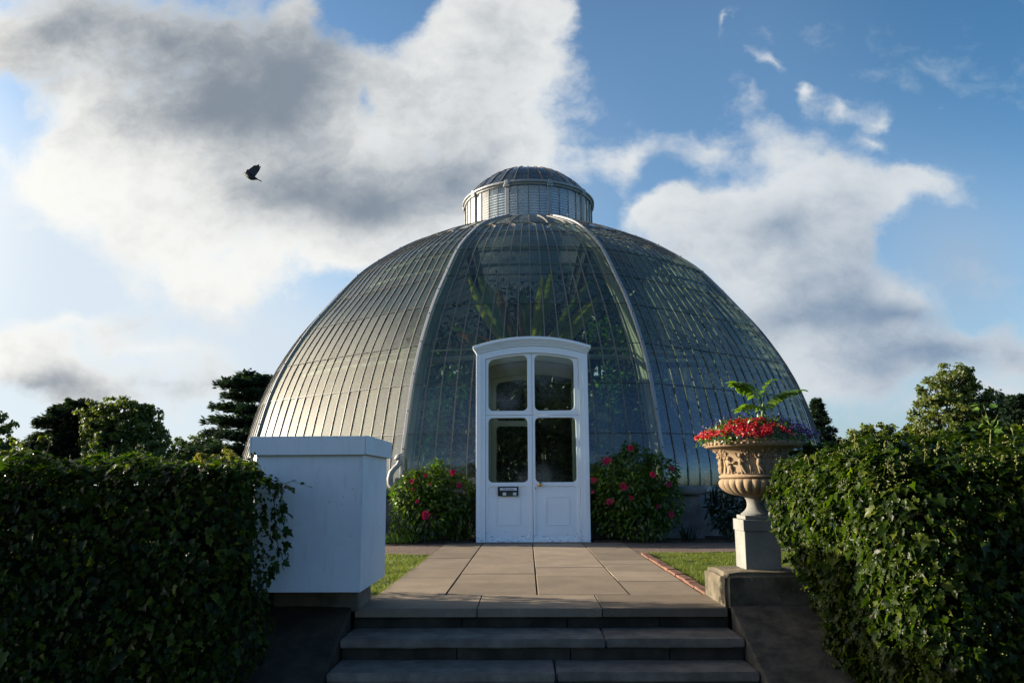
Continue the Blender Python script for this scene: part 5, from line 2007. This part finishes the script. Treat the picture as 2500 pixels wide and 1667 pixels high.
# big fan of banana leaves high in the middle bay
root = empty('banana_plant', (0.0, 3.9, 0.0), 'big fan of long yellow-green and brown leaves seen through the glass above the doors', 'banana plant', 'plants inside the glasshouse')
b = MB()
b.tube([(0, 3.9, 0), (0.02, 3.95, 1.8), (-0.05, 3.9, 3.3)], [0.16, 0.13, 0.10], 10)
b.build('trunk', M['bark'], root)
ang = [-50, -42, -36, -30, -23, -17, -10, -4, 6, 13, 21, 28, 35, 43, 52]
for i, a in enumerate(ang):
    L = rnd.uniform(1.3, 2.7)
    curl = rnd.uniform(-0.18, 0.18)
    yo = rnd.uniform(-0.9, 0.6)
    V, F, A = [], [], []
    n = 14
    w0 = rnd.uniform(0.05, 0.13)
    rv = rnd.random()
    for k in range(n + 1):
        u = k / n
        s = L * u
        th = R_(a) * (1 + 0.15 * u) + curl * u * u
        x = math.sin(th) * s * 0.95 + rnd.uniform(-.004, .004)
        z = 3.2 + math.cos(th) * s
        y = 3.9 + yo * u + 0.28 * math.sin(u * 3) * math.sin(i * 1.7)
        ww = w0 * (0.16 if u < 0.3 else math.sin(math.pi * min(1, (u - 0.28) / 0.74)) ** 0.6 + 0.05)
        tx, tz = math.cos(th), -math.sin(th)
        V += [(x - tx * ww, y - ww * 0.5, z - tz * ww), (x, y, z), (x + tx * ww, y - ww * 0.5, z + tz * ww)]
    for k in range(n):
        q = 3 * k
        F += [(q, q + 1, q + 4, q + 3), (q + 1, q + 2, q + 5, q + 4)]
        A += [rv, rv]
    V = [v for v in V]
    me = np_mesh('leaf', V, F, attr=A, per=4, smooth=True)
    link('leaf', me, M['deadleaf'] if i in (1, 4, 6) else M['banana'], root, rel(root))

# clay pots on the shelf inside the right bay
for i, (x, y, r) in enumerate(((2.62, 1.12, 0.13), (2.98, 1.22, 0.12), (3.26, 1.36, 0.11))):
    b = MB()
    b.lathe([(r * 0.7, 0.90), (r * 0.95, 1.12), (r * 1.05, 1.125), (r * 1.07, 1.17), (r * 0.92, 1.17), (r * 0.85, 1.13)], 28, (x, y))
    o = b.build('clay_pot', M['terracotta'], smooth=True)
    meta(o, ['terracotta pot inside the glass nearest the right rib', 'middle terracotta pot of three inside the glass, holding a pale stem', 'rightmost terracotta pot inside the glass, next to the urn bowl'][i],
         'plant pot', 'clay pots inside the right bay')
b = MB()
b.tube([(2.98, 1.22, 1.12), (3.0, 1.22, 1.28), (2.96, 1.22, 1.36)], [0.025, 0.018, 0.02], 7)
b.build('dry_stem', M['terracotta'], bpy.data.objects['clay_pot.001'])
b = MB()
b.box(2.35, 3.6, 1.05, 1.22, 0.875, 0.897, Matrix.Translation((0, 0, 0)))
b.box(2.95, 3.9, 1.23, 1.5, 0.874, 0.896)
o = b.build('shelf', M['innerpaint'])
meta(o, 'low painted shelf carrying the clay pots inside the right bay', 'shelf')


# ------------------------------------------------------------------ trees
def limb(b, p0, p1, r0, r1, n=4, wob=0.08):
    p0, p1 = Vector(p0), Vector(p1)
    L = (p1 - p0).length
    pts = []
    for k in range(n + 1):
        u = k / n
        w = wob * L * (math.sin(u * math.pi))
        pts.append(p0.lerp(p1, u) + Vector((rnd.uniform(-w, w), rnd.uniform(-w, w), rnd.uniform(-w, w) * 0.5)))
    b.tube(pts, [r0 + (r1 - r0) * k / n for k in range(n + 1)], 7)
    return pts


def broadleaf(name, x, y, lobes, n, leaf, mat, label, trunk_r=0.35, clump=0.75, base=-0.01, cat='tree', gaps=0.0):
    """lobes: (dx, dy, z, rx, rz) ellipsoids that make the crown"""
    root = empty(name, (x, y, base), label, cat, 'trees on the horizon')
    b = MB()
    zt = max(l[2] for l in lobes)
    limb(b, (x, y, base - 0.1), (x, y, zt * 0.55), trunk_r, trunk_r * 0.6)
    for (dx, dy, z, rx, rz) in lobes:
        p = limb(b, (x, y, zt * rnd.uniform(0.25, 0.5)), (x + dx, y + dy, z), trunk_r * 0.4, trunk_r * 0.12)
        for _ in range(3):
            d = unit(1)[0]
            limb(b, p[-2], (x + dx + d[0] * rx * 0.9, y + dy + d[1] * rx * 0.9, z + abs(d[2]) * rz * 0.9), trunk_r * 0.14, trunk_r * 0.03, 3)
    b.build('trunk', M['bark'], root)
    vol = np.array([l[3] ** 2 * l[4] for l in lobes]) ** 0.72
    vol = vol / vol.sum()
    P, N, A = [], [], []
    for (dx, dy, z, rx, rz), w in zip(lobes, vol):
        k = max(6, int(n * w / 42))
        d = unit(k)
        rad = rng.uniform(0.25, 1.0, k) ** 0.45
        c = np.stack([x + dx + d[:, 0] * rx * rad, y + dy + d[:, 1] * rx * rad, z + d[:, 2] * rz * rad], 1)
        c += rng.normal(0, 0.10 * rx, c.shape)
        for cc, dd in zip(c, d):
            m = int(rng.integers(24, 60))
            s = clump * rng.uniform(0.55, 1.2)
            q = rng.normal(0, 1, (m, 3))
            q /= np.linalg.norm(q, axis=1, keepdims=True)
            q *= (rng.random((m, 1)) ** 0.5) * s * np.array([1, 1, 0.65])
            P.append(cc + q)
            N.append(q + dd * 0.3 + np.array([0, 0, 0.4]))
            A.append(np.clip(rng.random(m) * 0.7 + rng.random() * 0.4 - 0.05, 0, 1))
    P, N, A = np.concatenate(P), np.concatenate(N), np.concatenate(A)
    ok = P[:, 2] > 0.3
    P, N, A = P[ok], N[ok], A[ok]
    m = len(P)
    scatter('crown', SPRAY, SPRAYF, P, N + rng.normal(0, 0.5, (m, 3)), rng.normal(0, 1, (m, 3)), rng.uniform(0.6, 1.3, m) * leaf, mat, root, rand=A)
    return root


def tiered(name, x, y, h, tiers, mat, label, leaf=0.5, trunk_r=0.4, droop=0.0, tips=True, dens=1.0, base=-0.01):
    """conifers: tiers = (z, reach, thickness); each tier is a whorl of boughs carrying flat sprays"""
    root = empty(name, (x, y, base), label, 'tree', 'trees on the horizon')
    b = MB()
    b.tube([(x, y, base - 0.1), (x + 0.1, y, h * 0.5), (x, y, h)], [trunk_r, trunk_r * 0.6, 0.04], 9)
    P, N, T, A = [], [], [], []
    for (z, reach, th) in tiers:
        nb = int(9 + reach * 2.2)
        ph = rnd.uniform(0, 6)
        for k in range(nb):
            a = ph + 2 * math.pi * (k + rnd.uniform(-.3, .3)) / nb
            L = reach * rnd.uniform(0.62, 1.12)
            d = Vector((math.cos(a), math.sin(a), 0))
            e = Vector((x, y, z)) + d * L + Vector((0, 0, th * rnd.uniform(-.2, .7) - droop * L))
            s0 = Vector((x, y, z - 0.1 * L))
            b.tube([s0, s0.lerp(e, 0.5) + Vector((0, 0, 0.06 * L)), e], [0.05 + 0.02 * L, 0.04, 0.015], 5)
            m = int((60 + 55 * L) * dens)
            u = rng.uniform(0.12, 1.04, m)
            wid = 0.34 * L * np.sin(np.pi * np.clip(u * 0.78 + 0.15, 0, 1)) + 0.08
            v = rng.uniform(-1, 1, m) * wid
            base_ = np.array(s0)[None] * (1 - u[:, None]) + np.array(e)[None] * u[:, None]
            perp = np.array([-d.y, d.x, 0.0])
            q = base_ + perp[None] * v[:, None]
            q[:, 2] += rng.normal(0, 0.10 + th * 0.16, m) + 0.06 * L * np.sin(np.pi * u)
            P.append(q)
            tt = np.array(d)[None] * 1.0 + perp[None] * np.sign(v)[:, None] * 0.7 + np.array([0, 0, 0.22 if tips else -0.25])
            T.append(tt + rng.normal(0, 0.25, (m, 3)))
            N.append(np.array([0, 0, 1.0]) + rng.normal(0, 0.35, (m, 3)))
            A.append(np.clip(rng.random(m) * 0.6 + rnd.random() * 0.4, 0, 1))
    b.build('trunk', M['bark'], root)
    P, N, T, A = map(np.concatenate, (P, N, T, A))
    wide = [(px_ * 2.0, py_, pz_) for px_, py_, pz_ in NEEDLE]
    scatter('crown', wide, NEEDLEF, P, N, T, rng.uniform(0.55, 1.2, len(P)) * leaf, mat, root, rand=A)
    return root


# left side, from the edge of the picture towards the dome
broadleaf('plane_tree', -110.5, 137.7, [(-4, 0, 12.5, 5, 4), (1, 0, 13.5, 3.2, 3.0), (3, 0, 9.5, 2.8, 3.0), (-3, 1, 7, 6, 4.5), (2, 0, 5, 4.0, 4)], 9000, 0.55, M['oak'],
          'thin-crowned tree at the far left edge of the view, beyond the hedge', 0.5, 1.1)
broadleaf('leafy_bush', -90, 112, [(-6, 0, 4.2, 5, 4), (0, 0, 5.2, 5, 4.2), (5, 0, 4.6, 4.5, 3.8), (-12, 0, 5, 5, 4.2)], 9000, 0.5, M['plane'],
          'yellow-green bushes low at the left, below the dark pine', 0.25, 1.0, cat='bush')
tiered('pine_tree', -80.5, 117.7, 15.2, [(3, 6.5, 1.5), (5, 7.4, 1.6), (7, 7.2, 1.6), (9, 6.6, 1.8), (11, 5.8, 1.8), (12.8, 4.8, 1.6), (14.2, 3.2, 1.5), (15.0, 1.8, 1.2)], M['pine'],
       'dark bushy pine at the left, between the thin-crowned tree and the plane tree', 0.85, 0.5, dens=1.2)
broadleaf('plane_tree', -68.5, 112.7, [(-5.0, 0, 11.5, 3.6, 3.4), (-1.0, 0, 13.2, 4.0, 3.0), (1.5, 1, 11.2, 4.2, 3.6), (3.2, 0, 8.6, 3.4, 3.2), (5.6, 0, 8.2, 1.9, 2.4), (-3.0, 0, 7.4, 4.8, 4.2),
                                  (2.2, 0, 5.0, 5.0, 4.4), (6.0, 0, 4.6, 2.2, 3.6), (-0.6, 0, 15.0, 1.6, 1.2), (3.4, 0, 13.2, 1.5, 1.4), (-5.8, 0, 13.8, 1.6, 1.2)], 26000, 0.42, M['plane'],
          'wide olive-green plane tree at the left, right of the dark pine', 0.55, 0.85)
broadleaf('round_tree', -69.0, 137.7, [(-9.0, 0, 6.4, 4.6, 4.2), (-3.0, 0, 6.6, 4.0, 3.6), (1.0, 0, 8.0, 4.2, 3.0), (5.0, 0, 7.2, 4.2, 3.6), (0, 0, 4, 7, 4)], 13000, 0.45, M['oak'],
          'small rounded green tree between the plane tree and the cedar', 0.4, 1.0)
tiered('cedar_tree', -36.2, 83.5, 14.6, [(1.8, 5.0, 0.8), (3.4, 6.6, 0.7), (5.2, 6.9, 0.8), (7.0, 6.3, 0.8), (8.8, 5.4, 0.8), (10.4, 4.9, 0.8), (12.2, 3.4, 0.8), (13.6, 4.4, 0.9), (14.6, 2.4, 0.8)], M['conifer'],
       'dark cedar with flat layered boughs just left of the dome', 0.60, 0.45, dens=0.85)
broadleaf('leafy_bush', -28.8, 58.0, [(-1.8, 0, 2.6, 1.8, 1.4), (0.5, 0, 2.9, 1.8, 1.5), (2.6, 0, 2.6, 1.8, 1.4)], 2800, 0.26, M['autumn'],
          'yellowing bushes at the foot of the cedar, above the left hedge', 0.12, 0.45, cat='bush')
# right side
tiered('fir_tree', 29.3, 62.7, 9.1, [(1.2, 3.2, 0.5), (2.0, 3.1, 0.5), (2.8, 2.9, 0.5), (3.6, 2.6, 0.5), (4.4, 2.3, 0.5), (5.2, 2.0, 0.5), (6.0, 1.6, 0.5), (6.8, 1.25, 0.45), (7.6, 0.9, 0.4), (8.3, 0.55, 0.4), (8.8, 0.3, 0.3)],
       M['conifer'], 'pointed dark fir just right of the dome', 0.36, 0.2, droop=0.12, dens=1.5)
broadleaf('round_tree', 52.3, 97.7, [(-4.4, 0, 5.6, 2.4, 2.8), (-1.2, 0, 7.0, 2.6, 2.7), (2.2, 0, 6.4, 2.8, 2.8), (0, 0, 4, 5.6, 3.6), (5.2, 0, 5.4, 2.6, 3), (-6.6, 0, 3.6, 2.2, 2.4)], 15000, 0.38, M['plane'],
          'low yellow-green trees on the right between the fir and the tall plane tree', 0.4, 0.8)
broadleaf('plane_tree', 57.6, 87.7, [(6.2, 0, 9.4, 2.2, 2.6), (5.8, 0, 5.2, 3.2, 4.0), (-4.8, 0, 5.0, 3.0, 3.6), (0.2, 0, 14.4, 2.3, 2.3), (-2.6, 0, 12.6, 2.4, 2.2), (-3.8, 0, 9.6, 2.2, 2.4), (0.0, 0, 10.8, 3.6, 3.2), (2.8, 0, 12.4, 2.3, 2.2), (4.4, 0, 10.2, 2.4, 2.4), (-1.0, 0, 7.2, 4.6, 3.4),
                                 (3.6, 0, 7.0, 3.4, 3.2), (1.0, 0, 3.8, 6.0, 3.6), (1.6, 0, 15.0, 1.2, 1.2)], 34000, 0.34, M['plane'],
          'tall full-crowned plane tree at the right, in warm light', 0.6, 0.75)
tiered('cedar_tree', 62.8, 83.0, 11.3, [(3.0, 3.6, 0.8), (4.6, 3.8, 0.8), (6.2, 3.4, 0.8), (7.8, 2.8, 0.8), (9.2, 2.3, 0.7), (10.4, 1.7, 0.7), (11.2, 1.0, 0.5)], M['conifer'],
       'slim dark cedar at the right, just behind the tall plane tree', 0.45, 0.3, dens=1.3)
broadleaf('round_tree', 74.5, 97.7, [(0, 0, 9.2, 3.2, 3.0), (2, 0, 6, 4, 4), (-2, 0, 5, 3.4, 3.6), (4, 0, 10, 3.4, 3)], 8000, 0.45, M['oak'],
          'dark green tree cut by the right edge of the view', 0.4, 0.9)

# ------------------------------------------------------------------ bird in flight
BO = Vector((-5.69, 2.0, 7.27))
root = empty('black_bird', BO, 'black jackdaw-like bird flying left across the clouds with wings raised', 'bird')


def bq(px, py, dy=0.0):
    return Vector(((px - 1060) * 0.000433, dy, (900 - py) * 0.000433))


b = MB()
b.tube([bq(585, 893), bq(640, 890), bq(665, 880), bq(700, 885), bq(770, 915), bq(860, 950), bq(960, 1010), bq(1060, 1080), bq(1160, 1110), bq(1260, 1140), bq(1330, 1165)],
       [0.001, 0.009, 0.016, 0.026, 0.036, 0.052, 0.062, 0.056, 0.040, 0.022, 0.012], 12)
bod = b.build('body', M['bird'], root, smooth=True, loc=(0, 0, 0))
b = MB()
for k, (a, c) in enumerate(((0, 0), (12, 7), (-12, -7), (24, 12))):
    p0, p1 = bq(1180, 1120 + a * .4), bq(1490, 1240 + c * 1.2)
    b.strip([p0 + Vector((0, k * .003, 0)), p0.lerp(p1, .6) + Vector((0, k * .006, 0)), p1 + Vector((0, k * .01, 0))],
            [Vector((0, 1, 0))] * 3, [Vector((.4, 0, .9))] * 3, 0.022, 0.006)
b.build('tail', M['bird'], root, loc=(0, 0, 0))
wing = [(760, 830), (830, 700), (910, 700), (1050, 600), (1160, 520), (1225, 505), (1260, 525), (1400, 465), (1425, 505), (1385, 545), (1375, 640), (1335, 745), (1280, 830), (1245, 910), (1215, 960), (1150, 1050), (1000, 1040), (860, 930)]
for s in (-1, 1):
    b = MB()
    fr = []
    for (px_, py_) in wing:
        k = max(0.0, (1000 - py_) / 500.0)
        # both wings are raised; each leans out to its own side
        off = s * (0.03 + 0.10 * k)
        q = bq(px_ - (4 * k if s > 0 else 0), py_, off * 0.35)
        fr.append(q)
    top = [b.bm.verts.new(q + Vector((0, 0.004 * s, 0))) for q in fr]
    bot = [b.bm.verts.new(q - Vector((0, 0.004 * s, 0))) for q in fr]
    b.bm.faces.new(top)
    b.bm.faces.new(bot[::-1])
    for i in range(len(fr)):
        j = (i + 1) % len(fr)
        b.bm.faces.new((top[i], top[j], bot[j], bot[i]))
    bmesh.ops.triangulate(b.bm, faces=[f for f in b.bm.faces if len(f.verts) > 4])
    b.build('wing', M['bird'], root, loc=(0, 0, 0))

# ------------------------------------------------------------------ trees behind the viewpoint, seen mirrored in the panes
for (x, y, h, w_, lab) in ((-22, -48, 11, 9, 'broad tree far behind the steps, to the left'), (-6, -46, 12, 8, 'tall tree behind the steps, left of the path line'),
                           (6.5, -50, 12, 8, 'rounded tree behind the steps, right of the path line'), (23, -53, 14, 9, 'broad tree far behind the steps, to the right')):
    broadleaf('park_tree', x, y, [(-w_ * .4, 0, h * .55, w_ * .6, h * .35), (w_ * .4, 1, h * .5, w_ * .6, h * .35), (0, 0, h * .78, w_ * .5, h * .25), (0, 0, h * .3, w_ * .95, h * .3)], 5000, 0.75, M['oak'],
              lab + ', mirrored in the glass', 0.4, 1.3, base=-0.62)
    for o_ in [q_ for q_ in COL.objects if q_.name.startswith('park_tree')]:
        o_['group'] = 'trees behind the viewpoint'
